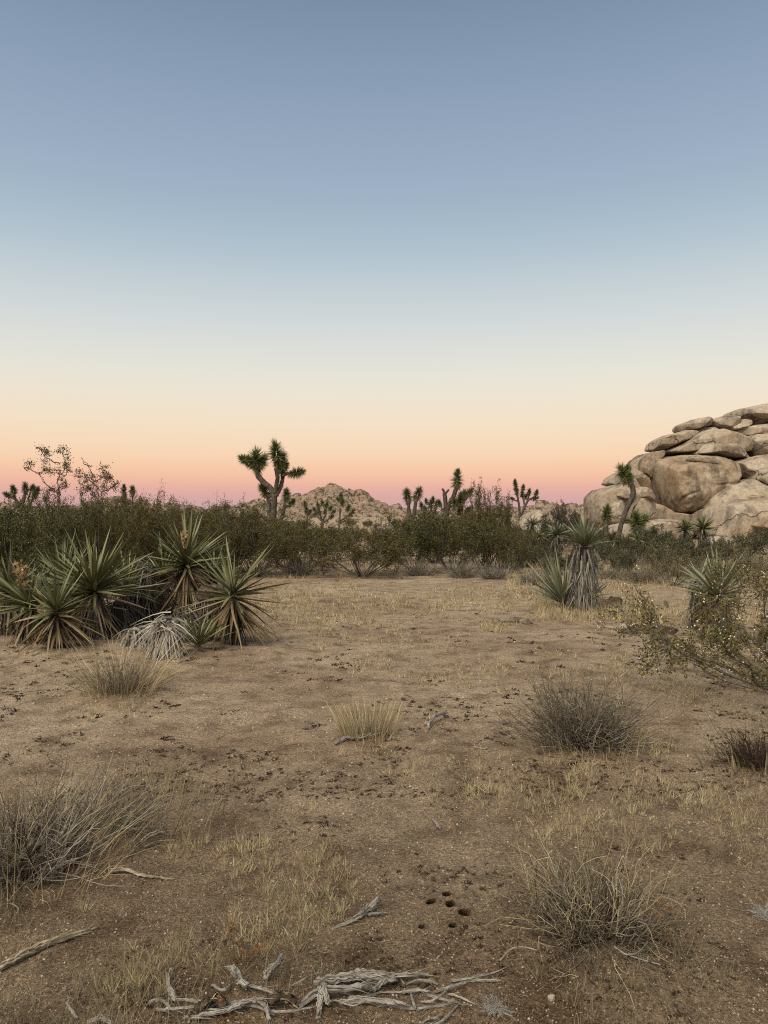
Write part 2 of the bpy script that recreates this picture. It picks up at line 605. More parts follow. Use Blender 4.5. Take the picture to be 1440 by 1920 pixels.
M['yucca_dry'] = leaf_mat('yucca_dry_leaf', [(0, (0.07, 0.047, 0.026)), (0.4, (0.15, 0.103, 0.052)), (0.75, (0.225, 0.165, 0.09)), (1, (0.36, 0.295, 0.20))], 0.8, 0.2, source='object', patch=(7, (0.12, 0.08, 0.045)))
M['skirt'] = leaf_mat('yucca_dead_skirt', [(0, (0.028, 0.024, 0.02)), (0.5, (0.085, 0.076, 0.064)), (0.85, (0.155, 0.14, 0.12)), (1, (0.25, 0.228, 0.195))], 0.9, 0.1)
M['skirt_grey'] = leaf_mat('yucca_grey_skirt', [(0, (0.06, 0.053, 0.045)), (0.5, (0.15, 0.136, 0.115)), (0.85, (0.23, 0.21, 0.18)), (1, (0.32, 0.295, 0.25))], 0.9, 0.1)
M['skirt_pale'] = leaf_mat('yucca_bleached_skirt', [(0, (0.12, 0.098, 0.075)), (0.35, (0.26, 0.23, 0.19)), (1, (0.47, 0.44, 0.385))], 0.9, 0.1)
M['core'] = bark_mat('yucca_trunk', (0.02, 0.017, 0.014), (0.05, 0.04, 0.033), (0.09, 0.075, 0.06), 25)
M['crust'] = bark_mat('dead_yucca_crust', (0.03, 0.02, 0.016), (0.09, 0.062, 0.045), (0.22, 0.175, 0.14), 28, 1.0, (1, 1, 1), 0.03)
M['stalk'] = leaf_mat('dried_flower', [(0, (0.18, 0.10, 0.045)), (0.6, (0.32, 0.20, 0.10)), (1, (0.48, 0.34, 0.20))])
M['wood'] = bark_mat('weathered_wood', (0.085, 0.074, 0.062), (0.225, 0.203, 0.175), (0.39, 0.36, 0.32), 22, 0.9, (1, 1, 1), 0.01)
M['fibre'] = leaf_mat('weathered_fibre', [(0, (0.10, 0.085, 0.07)), (0.5, (0.23, 0.205, 0.178)), (1, (0.40, 0.375, 0.33))], 0.9, 0.1)
M['wood_tan'] = bark_mat('tan_wood', (0.13, 0.10, 0.07), (0.30, 0.245, 0.18), (0.46, 0.40, 0.32), 22, 0.9, (1, 1, 1), 0.01)
M['soil'] = bark_mat('dark_soil', (0.045, 0.028, 0.02), (0.085, 0.057, 0.04), (0.14, 0.10, 0.07), 14, 1.0, (1, 1, 1), 0.03)
M['stone'] = rock_mat('field_stone', (0.20, 0.16, 0.125), (0.30, 0.26, 0.22), (0.08, 0.06, 0.05), (0.20, 0.135, 0.09), s=5, bumpd=0.02)

# ------------------------------------------------------------------ ground
def build_ground():
    th = list(np.arange(-0.86, 0.861, 0.0062)) + list(np.arange(0.03, 0.13, 0.0016))
    th = np.unique(np.round(np.array(th), 5))
    th = np.concatenate([np.linspace(-math.pi, -0.9, 40), th, np.linspace(0.9, math.pi, 40)[:-1]])
    rr = [0.02, 0.3, 0.8, 1.3]
    r = 1.5
    while r < 16:
        rr.append(r)
        r *= 1.0017 if 2.85 < r < 3.25 else 1.0062
    while r < 2500:
        rr.append(r)
        r *= 1.022
    rr = np.array(rr)
    A, B = np.meshgrid(th, rr)
    x, y = (B * np.sin(A)).ravel(), (B * np.cos(A)).ravel()
    z = gh_arr(x, y)
    y0 = y.copy()
    for (hx, hy, hr) in HOLES:          # burrows run down and away under the soil
        cx, cy = px2xy(hx, hy)
        d = np.hypot(x - cx, (y0 - cy) * 0.8) / hr
        f = np.exp(-(d * 1.12) ** 4)
        z = z - 0.16 * f + 0.010 * np.exp(-(d - 1.5) ** 2 * 4)
        y = y + 0.20 * f
    n, m = len(rr), len(th)
    i = np.arange(n - 1)[:, None] * m
    j = np.arange(m)[None, :]
    jn = (j + 1) % m
    Q = np.stack([i + j, i + jn, i + m + jn, i + m + j], -1).reshape(-1, 4)
    g = Geo().add(np.stack([x, y, z], 1), Q)
    o = link('ground', g.mesh('ground', M['ground'], True))
    tag(o, 'sandy desert ground with brown soil, grit and small burrow holes', 'ground', kind='structure')


build_ground()

# ------------------------------------------------------------------ far hills
def build_hill(name, prof, Yc, depth, res, seed, label, xpad=1.0, lump=(9, 3.5), amp=1.0):
    pxs = np.array([p[0] for p in prof], float)
    hs = np.array([(HORIZON - p[1]) * K * Yc + H_EYE for p in prof])
    X0, X1 = (pxs[0] - 720) * K * Yc, (pxs[-1] - 720) * K * Yc
    xs = np.arange(X0, X1, res)
    ys = np.arange(Yc - depth, Yc + depth * 0.6, res * 1.3)
    Xg, Yg = np.meshgrid(xs, ys)
    x, y = Xg.ravel(), Yg.ravel()
    p = np.stack([x, y, 0 * x], 1)
    warp = 9 * fbm(p * 0.02, 3, seed)
    h = np.interp(x + warp * 0.12, (pxs - 720) * K * Yc, hs)
    t = (y + warp - Yc) / np.where(y + warp < Yc, depth, depth * 0.6)
    fall = np.clip(1 - np.abs(t), 0, 1)
    fall = fall ** 0.8
    z = h * fall
    w1, i1 = worley(p[:, :2] / lump[0], seed)
    w2, i2 = worley(p[:, :2] / lump[1], seed + 3)
    lum = np.sqrt(np.clip(1 - w1 * w1, 0, 1)) * lump[0] * .42 * (0.4 + i1) + np.sqrt(np.clip(1 - w2 * w2, 0, 1)) * lump[1] * .45 * (.3 + i2)
    z = z + amp * (lum - lump[0] * 0.42) * np.clip(fall * 3, 0, 1) * np.clip(h / 8, 0.2, 1) * 1.35
    edge = np.clip(np.minimum(x - X0, X1 - x) / (0.06 * (X1 - X0)), 0, 1)
    z = z - 4.0 * (1 - np.clip(fall * 7, 0, 1))
    z = np.where(fall <= 0, -6.0, (z + 6.0) * edge - 6.0)
    n, m = len(ys), len(xs)
    i = np.arange(n - 1)[:, None] * m
    j = np.arange(m - 1)[None, :]
    Q = np.stack([i + j, i + j + 1, i + m + j + 1, i + m + j], -1).reshape(-1, 4)
    o = link(name, Geo().add(np.stack([x, y, z], 1), Q).mesh(name, M['hill'], False))
    tag(o, label, 'hill', kind='structure')


build_hill('rocky_hill', [(380, 966), (440, 962), (480, 956), (530, 947), (545, 940), (560, 936), (580, 928), (595, 920), (606, 914), (613, 917), (620, 909), (632, 908), (641, 915), (655, 921), (664, 929), (678, 924), (690, 926), (700, 936), (720, 942), (733, 950), (745, 945), (752, 953), (765, 957), (800, 960), (860, 963), (900, 966)],
           560, 90, 0.62, 21, 'craggy tan boulder hill with a double summit on the horizon', lump=(11, 4))
build_hill('low_ridge', [(-500, 966), (-300, 958), (-150, 950), (0, 955), (40, 947), (60, 945), (90, 955), (170, 950), (200, 942), (235, 938), (265, 945), (290, 951), (318, 947), (332, 944), (352, 950), (385, 957), (420, 955), (450, 951), (480, 946), (500, 944), (530, 949), (560, 957), (620, 964), (660, 967)],
           430, 60, 0.8, 33, 'long low rocky ridge behind the creosote thicket', lump=(9, 3.6))
build_hill('distant_ridge', [(760, 967), (830, 958), (900, 955), (945, 955), (980, 950), (1010, 947), (1035, 949), (1060, 947), (1090, 952), (1150, 955), (1300, 950), (1500, 940), (1750, 945), (1950, 962)],
           470, 70, 0.9, 47, 'low tan ridge reaching behind the boulder outcrop', lump=(9, 3.6))

# ------------------------------------------------------------------ boulders
def inflate(poly, Y, D, seed, nlon=132, nlat=34, amp=1.0, p=3.9, tiltz=0.0):
    """rounded boulder from its outline (photograph pixels) at distance Y, half thickness D"""
    pts = np.array([P(a, b, Y) for a, b in poly])
    c = pts.mean(0)
    pl = np.concatenate([pts, pts[:1]])
    # dense outline
    seg = []
    for a, b in zip(pl[:-1], pl[1:]):
        tt = np.linspace(0, 1, 24, endpoint=False)[:, None]
        seg.append(a + (b - a) * tt)
    d = np.concatenate(seg)
    # area centroid
    c[0] = 0.5 * (d[:, 0].max() + d[:, 0].min()) * 0.5 + 0.5 * d[:, 0].mean()
    c[2] = 0.5 * (d[:, 2].max() + d[:, 2].min()) * 0.5 + 0.5 * d[:, 2].mean()
    ang = np.arctan2(d[:, 2] - c[2], d[:, 0] - c[0])
    rad = np.hypot(d[:, 2] - c[2], d[:, 0] - c[0])
    o = np.argsort(ang)
    th = np.linspace(-np.pi, np.pi, nlon, endpoint=False)
    Rr = np.interp(th, ang[o], rad[o], period=2 * np.pi)
    for _ in range(2):
        Rr = 0.25 * np.roll(Rr, 1) + 0.5 * Rr + 0.25 * np.roll(Rr, -1)
    Rr = Rr * 1.005
    u = np.linspace(-1, 1, 2 * nlat + 1)[1:-1]
    ph = u * np.pi / 2
    s = np.cos(ph) ** (2 / p)
    dep = np.sign(ph) * np.abs(np.sin(ph)) ** (2 / p)
    X = c[0] + s[:, None] * (Rr * np.cos(th))[None, :]
    Z = c[2] + s[:, None] * (Rr * np.sin(th))[None, :]
    Yv = Y + D * dep[:, None] * np.ones_like(X) + tiltz * (Z - c[2])
    V = np.stack([X, Yv, Z], -1).reshape(-1, 3)
    V = np.concatenate([V, [[c[0], Y - D, c[2]], [c[0], Y + D, c[2]]]])
    size = float(np.mean(Rr))
    nv = nrm((V - np.array([c[0], Y, c[2]])) * np.array([1, size / max(D, .01), 1]))
    q = V / size
    qq = q * np.array([1, 1, 1.5])
    disp = 0.10 * fbm(qq * 1.1 + seed * 3.1, 3, seed) + 0.045 * fbm(qq * 3.4 + seed, 3, seed + 9) + 0.022 * fbm(qq * 11, 3, seed + 4, .65)
    # weathered joints: narrow grooves along level lines of a stretched noise
    lv = fbm(V * np.array([.16, .16, .62]) + seed * 7.7, 2, seed + 21)
    lv2 = fbm(V * np.array([.5, .5, .12]) + seed * 5.1, 2, seed + 31)
    disp = disp - 0.055 * np.exp(-(lv / .022) ** 2) - 0.03 * np.exp(-((lv2 - .1) / .02) ** 2) - 0.03 * np.clip(lv * 4, 0, 1)
    V = V + nv * (disp * size * amp)[:, None]
    # fractured faces: planes that cut the rounded body
    rl = np.random.default_rng(seed * 13 + 1)
    cc = np.array([c[0], Y, c[2]])
    ext = np.array([size, D, size])
    for _ in range(7):
        nn = nrm(np.array([rl.normal() * .8, -abs(rl.normal()) * .9, rl.normal() * .7]))
        pr = (V - cc) @ nn
        off = pr.max() * rl.uniform(.80, .93)
        over = np.clip(pr - off, 0, None)
        V = V - nn * (over * .88)[:, None]
    n = len(u)
    i = np.arange(n - 1)[:, None] * nlon
    j = np.arange(nlon)[None, :]
    jn = (j + 1) % nlon
    Q = np.stack([i + j, i + jn, i + nlon + jn, i + nlon + j], -1).reshape(-1, 4)
    jj = np.arange(nlon)
    T = np.concatenate([np.stack([jj * 0 + n * nlon, (jj + 1) % nlon, jj], -1),
                        np.stack([jj * 0 + n * nlon + 1, (n - 1) * nlon + jj, (n - 1) * nlon + (jj + 1) % nlon], -1)])
    return Geo().add(V, Q, T)


def z4(l):
    return [(1040 + a / 3.6, 740 + b / 3.6) for a, b in l]


OUT = [
    # outline in enlarged pixels, distance, half thickness, material
    ([(1180, 145), (1215, 110), (1280, 85), (1350, 72), (1440, 68), (1560, 75), (1680, 120), (1660, 190), (1440, 198), (1335, 215), (1300, 190), (1230, 180)], 56.5, 3.2, 'rock'),
    ([(828, 228), (850, 200), (920, 172), (1000, 159), (1040, 175), (1030, 212), (960, 232), (900, 247), (838, 249)], 54.5, 1.8, 'rock'),
    ([(1010, 200), (1060, 165), (1130, 150), (1190, 145), (1222, 172), (1200, 205), (1150, 243), (1090, 232), (1020, 222)], 54.8, 1.8, 'rock'),
    ([(1150, 238), (1220, 200), (1262, 166), (1312, 168), (1312, 202), (1270, 228), (1200, 243)], 54.0, 1.0, 'rock'),
    ([(634, 378), (650, 330), (690, 300), (760, 270), (850, 250), (945, 252), (930, 285), (850, 318), (760, 355), (710, 380)], 53.5, 1.8, 'rock'),
    ([(705, 400), (740, 370), (830, 322), (940, 268), (1000, 238), (1080, 240), (1180, 272), (1245, 300), (1275, 360), (1280, 400), (1180, 400), (1060, 390), (940, 385), (830, 405)], 53.2, 2.6, 'rock'),
    ([(895, 378), (960, 345), (1060, 335), (1160, 335), (1250, 355), (1292, 435), (1180, 438), (1060, 410), (900, 405)], 52.0, 1.8, 'rock'),
    ([(1130, 262), (1200, 235), (1340, 215), (1440, 198), (1600, 205), (1600, 330), (1440, 280), (1260, 300), (1180, 285)], 55.0, 2.4, 'rock'),
    ([(1250, 310), (1300, 280), (1400, 268), (1600, 280), (1640, 360), (1600, 430), (1440, 412), (1300, 420), (1275, 370)], 53.4, 2.4, 'rock'),
    ([(612, 570), (638, 480), (680, 430), (780, 402), (880, 412), (1010, 425), (1120, 450), (1215, 560), (1190, 640), (1060, 720), (960, 800), (850, 812), (760, 812), (700, 772), (660, 720), (635, 640)], 51.8, 3.4, 'rock_warm'),
    ([(860, 425), (930, 412), (1040, 420), (1130, 450), (1140, 478), (1020, 474), (900, 455)], 49.6, 1.2, 'rock'),
    ([(494, 492), (540, 440), (600, 400), (705, 378), (700, 420), (655, 450), (632, 530), (600, 580), (560, 550), (520, 540)], 53.0, 2.0, 'rock_warm'),
    ([(1138, 472), (1170, 455), (1260, 430), (1340, 415), (1440, 405), (1620, 405), (1660, 480), (1600, 560), (1440, 545), (1350, 560), (1300, 578), (1250, 582), (1195, 540)], 51.4, 2.6, 'rock'),
    ([(1328, 575), (1345, 515), (1400, 490), (1440, 484), (1600, 488), (1640, 560), (1600, 615), (1440, 614), (1370, 612)], 49.4, 1.9, 'rock'),
    ([(943, 745), (965, 700), (1020, 660), (1100, 625), (1200, 590), (1320, 572), (1440, 600), (1640, 640), (1700, 740), (1600, 800), (1300, 800), (1000, 800), (955, 800)], 50.0, 2.8, 'rock'),
    ([(985, 800), (1100, 742), (1250, 710), (1440, 697), (1640, 702), (1780, 800), (1760, 960), (1600, 1010), (1330, 1010), (1150, 990), (1040, 965), (985, 900)], 47.5, 3.2, 'rock'),
    ([(225, 745), (236, 695), (275, 648), (335, 628), (400, 606), (470, 612), (540, 650), (540, 720), (470, 760), (445, 850), (340, 900), (275, 900), (235, 860)], 49.5, 2.6, 'rock'),
    ([(340, 605), (370, 560), (420, 530), (490, 495), (560, 540), (600, 600), (560, 660), (500, 640), (430, 625)], 51.5, 2.0, 'rock'),
    ([(540, 660), (580, 620), (630, 636), (662, 692), (650, 722), (600, 700), (548, 690)], 48.0, 1.0, 'rock'),
    ([(490, 790), (545, 680), (620, 690), (658, 730), (655, 810), (620, 860), (560, 870), (490, 850)], 48.3, 1.3, 'rock'),
    ([(398, 682), (450, 650), (520, 652), (545, 690), (520, 706), (450, 704)], 47.6, 0.9, 'rock'),
    ([(300, 800), (370, 740), (440, 700), (458, 760), (450, 850), (400, 880), (300, 870)], 47.8, 1.3, 'rock'),
    ([(340, 940), (370, 890), (450, 868), (540, 875), (610, 900), (640, 980), (560, 1010), (420, 1010)], 44.0, 1.3, 'rock_pale'),
    ([(600, 900), (640, 855), (740, 842), (840, 850), (900, 880), (920, 960), (760, 1000), (620, 980)], 46.5, 1.5, 'rock'),
    ([(1345, 890), (1380, 850), (1440, 838), (1540, 845), (1580, 890), (1500, 910), (1400, 905)], 43.8, 0.9, 'rock_warm'),
    ([(600, 760), (660, 720), (760, 790), (900, 810), (1000, 800), (1000, 900), (760, 900), (600, 880)], 50.0, 1.2, 'rock_warm'),
    ([(520, 560), (560, 530), (610, 560), (640, 640), (620, 690), (560, 640)], 50.5, 1.2, 'rock_warm'),
    ([(860, 300), (900, 235), (960, 225), (1060, 225), (1100, 250), (1000, 300)], 54.6, 1.2, 'rock'),
    # body of the outcrop behind the front faces
    ([(250, 900), (300, 700), (480, 560), (640, 430), (800, 330), (1000, 260), (1250, 230), (1500, 210), (1750, 260), (1800, 900), (1000, 1000)], 57.5, 3.5, 'rock_warm'),
]
ob = GX(1330, 50)
outcrop = empty('rock_outcrop', ob, 'tall outcrop of stacked rounded granite boulders', 'rock outcrop')
for k, (pl, Y, D, mk) in enumerate(OUT):
    g = inflate(z4(pl), Y, D, 60 + k)
    link('boulder', g.mesh('boulder', M[mk], True, origin=ob), outcrop)


def boulder_thing(poly, Y, D, seed, mk, label, sink=0.0):
    c = np.mean([P(a, b, Y) for a, b in poly], 0)
    base = np.array([c[0], Y, gh(c[0], Y)])
    g = inflate(poly, Y, D, seed, 70, 18)
    o = link('boulder', g.mesh('boulder', M[mk], True, origin=base))
    o.location = base
    tag(o, label, 'boulder')


boulder_thing(z4([(1000, 1080), (1015, 1000), (1050, 962), (1130, 958), (1200, 970), (1290, 1030), (1325, 1090), (1290, 1150), (1100, 1160)]), 29.0, .9, 91, 'rock_pale', 'pale grey boulder low in the brush in front of the outcrop')
def z3(l):
    return [(720 + a / 3.6, 840 + b / 3.6) for a, b in l]
boulder_thing(z3([(895, 540), (925, 480), (980, 440), (1060, 420), (1150, 425), (1190, 500), (1170, 600), (1000, 620), (910, 590)]), 41.0, 1.4, 92, 'rock', 'rounded tan boulder below the small branching joshua tree')
boulder_thing(z3([(800, 560), (815, 490), (850, 470), (920, 475), (960, 520), (940, 600), (830, 610)]), 43.0, 1.0, 93, 'rock', 'tan boulder half hidden behind the tall creosote bush')
boulder_thing(z3([(1000, 560), (1015, 525), (1060, 515), (1120, 522), (1140, 570), (1110, 640), (1010, 640)]), 34.0, .7, 94, 'rock_pale', 'small pale flat topped boulder beside the yuccas')
boulder_thing(z4([(250, 1090), (290, 1062), (380, 1058), (480, 1066), (530, 1085), (480, 1110), (300, 1115)]), 31.0, .6, 95, 'rock_pale', 'flat pale slab at the foot of the leaning joshua tree')

# ------------------------------------------------------------------ shrubs
def crooked(p0, d, L, n, wob, lift=0.0):
    pts = [np.array(p0, float)]
    d = np.array(d, float)
    for k in range(n):
        d = nrm(d + rng.normal(size=3) * wob + np.array([0, 0, lift]))
        pts.append(pts[-1] + d * (L / n))
    return np.array(pts), d


def creosote_geo(seed, H=1.8, Rad=1.1, stems=13, sub=6, twigs=5, per=24, lsize=0.026, dense=1.0, r0=0.016, low=0.32, clump=0.07, stem_sides=4):
    global rng
    keep = rng
    rng = np.random.default_rng(seed)
    gs, gl = Geo(), Geo()
    tips = []
    for k in range(stems):
        az = 2 * math.pi * (k + rng.uniform(-.4, .4)) / stems
        sp = rng.uniform(0.12, 1.0) ** 0.7
        tgt = np.array([math.cos(az) * Rad * sp, math.sin(az) * Rad * sp, H * rng.uniform(.78, 1.0) * math.sqrt(max(0.12, 1 - 0.62 * sp * sp))])
        b = np.array([math.cos(az), math.sin(az), 0]) * 0.08
        L = np.linalg.norm(tgt - b)
        d0 = nrm(nrm(tgt - b) + np.array([math.cos(az), math.sin(az), 0]) * 0.25)
        pts = [b]
        for t in np.linspace(0, 1, 9)[1:]:
            straight = b + (tgt - b) * t + np.array([math.cos(az), math.sin(az), 0]) * (0.18 * Rad * math.sin(math.pi * t))
            pts.append(straight + rng.normal(size=3) * 0.045 * L * (t * (1.35 - t)))
        pts = smooth_path(pts, 12)
        tube(gs, pts, r0 * np.linspace(1, 0.35, 12) * rng.uniform(.7, 1.2), stem_sides)
        for q in range(sub):
            t = rng.uniform(low, 1.0)
            i = min(int(t * 11), 11)
            p0 = pts[i]
            out_d = nrm(pts[i] - np.array([0, 0, H * 0.2]) + rng.normal(size=3) * 0.75 * H * .5)
            l2 = H * rng.uniform(.16, .32)
            p2, dd = crooked(p0, nrm(out_d + nrm(pts[-1] - pts[0]) * .6), l2, 5, 0.28, 0.06)
            tube(gs, p2, r0 * 0.42 * np.linspace(1, .5, 6), 3, cap=False)
            for v in range(twigs):
                j = rng.integers(1, 6)
                p3, d3 = crooked(p2[j], nrm(dd + rng.normal(size=3) * .8), H * rng.uniform(.07, .15), 3, 0.35, 0.05)
                tube(gs, p3, r0 * 0.2 * np.linspace(1, .5, 4), 3, cap=False)
                n = max(1, int(per * dense * rng.uniform(.6, 1.3)))
                tt = rng.uniform(0.15, 1.05, n) * 3
                ii = np.minimum(tt.astype(int), 2)
                pp = p3[ii] + (p3[ii + 1] - p3[ii]) * (tt - ii)[:, None]
                leaves(gl, pp + rng.normal(size=(n, 3)) * clump * .5, lsize)
                tips.append(p3[-1])
    rng = keep
    return gs, gl, np.array(tips)


PROTO = []
CREO_LABEL = 'olive green creosote bush in the thicket beyond the clearing'
CREO_GROUP = 'creosote bushes beyond the clearing'


def creosote_thing(name, seed, label, group=None, leafmat='creosote', stemmat='stem', fuzz=0, **kw):
    gs, gl, tips = creosote_geo(seed, **kw)
    e = empty(name, (0, 0, 0), label, 'bush', group)
    link('stems', gs.mesh('stems', M[stemmat]), e)
    link('foliage', gl.mesh('foliage', M[leafmat]), e)
    if fuzz:
        gf = Geo()
        tips = tips[tips[:, 2] > .25]
        k = rng.choice(len(tips), min(fuzz, len(tips)), replace=False)
        for p in tips[k]:
            for _ in range(rng.integers(1, 4)):
                ico(gf, p + rng.normal(size=3) * .02, rng.uniform(.004, .0075))
        tag(link('seed_heads', gf.mesh('seed_heads', M['fuzz']), e), kind='stuff')
    return e


_t = (1 + 5 ** .5) / 2
ICO_V = nrm(np.array([[-1, _t, 0], [1, _t, 0], [-1, -_t, 0], [1, -_t, 0], [0, -1, _t], [0, 1, _t], [0, -1, -_t], [0, 1, -_t], [_t, 0, -1], [_t, 0, 1], [-_t, 0, -1], [-_t, 0, 1]]))
ICO_T = np.array([[0, 11, 5], [0, 5, 1], [0, 1, 7], [0, 7, 10], [0, 10, 11], [1, 5, 9], [5, 11, 4], [11, 10, 2], [10, 7, 6], [7, 1, 8], [3, 9, 4], [3, 4, 2], [3, 2, 6], [3, 6, 8], [3, 8, 9], [4, 9, 5], [2, 4, 11], [6, 2, 10], [8, 6, 7], [9, 8, 1]])


def ico(g, c, r):
    g.add(ICO_V * r + c, None, ICO_T)


# prototypes, unit footprint: height 1.8, radius about 1.2
for k in range(6):
    PROTO.append(creosote_thing('creosote_bush', 100 + k, CREO_LABEL, CREO_GROUP, H=1.75, Rad=1.15, stems=17, sub=9, twigs=5, per=19, lsize=0.026))
sparse = [creosote_thing('creosote_bush', 130 + k, CREO_LABEL, CREO_GROUP, H=1.9, Rad=.7, stems=6, sub=6, twigs=4, per=13, lsize=0.028, r0=.02, low=.35) for k in range(2)]
USED = set()


def place(src, loc, rz, s, label=None, group=None, cat=None):
    """the first use moves the bush itself, later ones copy it with its parts"""
    if src.name not in USED:
        USED.add(src.name)
        src.location, src.rotation_euler, src.scale = loc, (0, 0, rz), s
        if label:
            src['label'] = label
            if group:
                src['group'] = group
            elif 'group' in src:
                del src['group']
        return src
    c = copy_thing(src, loc, rz, s)
    c['label'] = label or CREO_LABEL
    if label is None:
        c['group'] = CREO_GROUP
    elif group:
        c['group'] = group
    elif 'group' in c:
        del c['group']
    return c


def bush(px, Y, top, halfw, k=None, label=None, group=None, src=None, Hn=1.70, Rn=1.2):
    b = GX(px, Y)
    h = (HORIZON - top) * K * Y + H_EYE - b[2]
    wv = halfw * K * Y
    src = src or PROTO[(k if k is not None else int(rng.integers(6)))]
    place(src, b - np.array([0, 0, .02]), rng.uniform(0, 6.28), (wv / Rn, wv / Rn * rng.uniform(.85, 1.1), h / Hn), label, group)


rowdata = [(680, 19.8, 986, 84, 0), (575, 21, 984, 56, 1), (480, 19.5, 962, 76, 2), (425, 20.5, 946, 50, 3), (535, 23, 974, 50, 4), (780, 21.5, 966, 66, 5),
           (850, 20.8, 962, 74, 1), (962, 20.6, 990, 40, 3), (625, 26, 990, 46, 4), (735, 26, 970, 46, 2), (815, 25, 960, 50, 0),
           (355, 18.5, 968, 50, 4), (15, 13.8, 962, 80, 2), (95, 14.4, 946, 62, 5), (240, 16, 962, 56, 1), (298, 16.6, 936, 44, 3), (50, 17, 956, 60, 0),
           (-80, 14.5, 950, 90, 3), (-190, 16, 958, 90, 4), (215, 18.5, 944, 50, 2), (385, 24, 958, 44, 5), (455, 27, 960, 46, 0), (325, 21, 948, 40, 1), (130, 21, 940, 60, 3), (60, 15.2, 960, 70, 1), (150, 16.5, 952, 66, 4), (20, 19.5, 954, 70, 5), (270, 18, 952, 56, 0), (345, 20, 958, 50, 2), (410, 18.6, 966, 48, 5), (-30, 18, 955, 80, 2), (190, 22, 948, 60, 1), (250, 23, 946, 60, 3)]
ROWL = {680: 'vase shaped creosote with bare grey stems fanning from the clearing edge', 480: 'broad creosote in front of the tallest joshua tree',
        850: 'wide golden olive creosote below the snapped joshua tree', 962: 'small creosote ending the thicket beside the boulders',
        780: 'creosote below the joshua tree with two matching heads', 15: 'dense creosote behind the leftmost yucca with the flower stalk',
        355: 'creosote directly behind the tall yucca with the brown collar', 95: 'creosote at the foot of the tallest spindly one'}
for (px, Y, top, hw, k) in rowdata:
    bush(px, Y, top - rng.uniform(-3, 5), hw * rng.uniform(1.12, 1.3), k, ROWL.get(px))
bush(898, 22.2, 942, 34, 0, 'rounded creosote shoulder beside the tall creosote bush')
bush(938, 22.4, 940, 34, 4, 'narrow creosote on the boulder side of the tall creosote bush')
bush(912, 22.5, 920, 50, 2, 'tall creosote bush rising above the thicket, pale twigs inside')
bush(165, 15, 926, 54, 0, 'rounded dense creosote bush under the bare topped twiggy stems')


def traced_creosote(Y, paths, tufts, label, leafr=7):
    tp = paths[0][0]
    bx = (tp[0] - 720) * K * Y
    base = np.array([bx, Y, gh(bx, Y)])
    e = empty('creosote_bush', base, label, 'bush')
    gs, gl = Geo(), Geo()
    nodes = []
    for k, pth in enumerate(paths):
        pts = [P(a, b_, Y) for a, b_ in pth]
        if k == 0:
            pts = [base - np.array([0, 0, .05])] + pts
        pts = smooth_path(np.array(pts), 7 * len(pts))
        pts = pts + rng.normal(size=pts.shape) * [.012, .02, .012]
        pts[:, 1] += np.linspace(0, rng.uniform(-.35, .35), len(pts))
        tube(gs, pts, np.linspace(.019 if k == 0 else .012, .005, len(pts)), 5)
        nodes.append(pts)
    nodes = np.concatenate(nodes)
    for (a, b_) in tufts:
        c = P(a, b_, Y)
        c[1] += rng.normal() * .2
        o = nodes[np.argmin(np.linalg.norm((nodes - c) * [1, .3, 1], axis=1))]
        mid = (o + c) / 2 + rng.normal(size=3) * .06
        p = smooth_path(np.array([o, mid, c]), 7)
        tube(gs, p, np.linspace(.006, .003, 7), 4)
        for q in range(10):
            p2, _ = crooked(p[rng.integers(2, 7)], nrm(rng.normal(size=3) + nrm(c - o) + [0, 0, .3]), leafr * K * Y * rng.uniform(.8, 2.0), 4, .35)
            tube(gs, p2, np.linspace(.0035, .002, 5), 3, cap=False)
            n = rng.integers(3, 10)
            leaves(gl, p2[rng.integers(1, 5, n)] + rng.normal(size=(n, 3)) * .035, .022)
    link('stems', gs.mesh('stems', M['stem'], origin=base), e)
    link('foliage', gl.mesh('foliage', M['creosote'], origin=base), e)


def z6(l):
    return [(a / 4, 820 + b_ / 4) for a, b_ in l]


traced_creosote(15.6, [z6([(425, 640), (430, 470), (428, 400), (410, 320), (440, 260), (460, 190), (430, 120), (442, 78)]), z6([(430, 410), (350, 350), (320, 290), (262, 250), (228, 228)]), z6([(440, 270), (500, 290), (520, 240), (510, 200)]), z6([(428, 400), (470, 340), (500, 350)]), z6([(452, 200), (400, 180), (350, 150), (315, 95)])],
                z6([(310, 92), (345, 100), (375, 115), (440, 80), (490, 115), (420, 105), (335, 180), (360, 140), (505, 205), (520, 240), (490, 195), (410, 235), (245, 215), (270, 240), (310, 240), (345, 245), (380, 270), (480, 330), (390, 385), (500, 370), (360, 420), (400, 430), (470, 400)]),
                'tallest spindly creosote with leafy tufts against the sky', 5)
traced_creosote(15.4, [z6([(540, 700), (620, 630), (700, 570), (745, 490), (760, 400), (722, 330), (715, 260), (690, 212), (655, 155)]), z6([(760, 410), (820, 385), (862, 350), (830, 290), (765, 222), (752, 180)]), z6([(745, 480), (690, 420), (640, 370), (610, 300), (585, 270)]), z6([(690, 215), (640, 205), (618, 180)]), z6([(722, 330), (770, 300), (800, 270)])],
                z6([(605, 268), (650, 275), (660, 318), (740, 235), (780, 275), (815, 300), (850, 350), (862, 380), (800, 370), (785, 300), (700, 350), (640, 385), (590, 295), (680, 300), (830, 330), (690, 410), (620, 420), (580, 390)]),
                'half bare creosote with thin curling top twigs against the sky', 4)
bush(283, 18.2, 915, 36, None, 'small open creosote showing over the left thicket beside the twin joshua trees', src=sparse[0], Hn=2.05, Rn=.8)
bush(447, 24, 918, 36, None, 'feathery open creosote beside the tallest joshua tree', src=sparse[1], Hn=2.05, Rn=.8)
bush(925, 23.2, 920, 34, None, 'open twiggy creosote leaning over the tall creosote bush', src=sparse[1], Hn=2.05, Rn=.8)

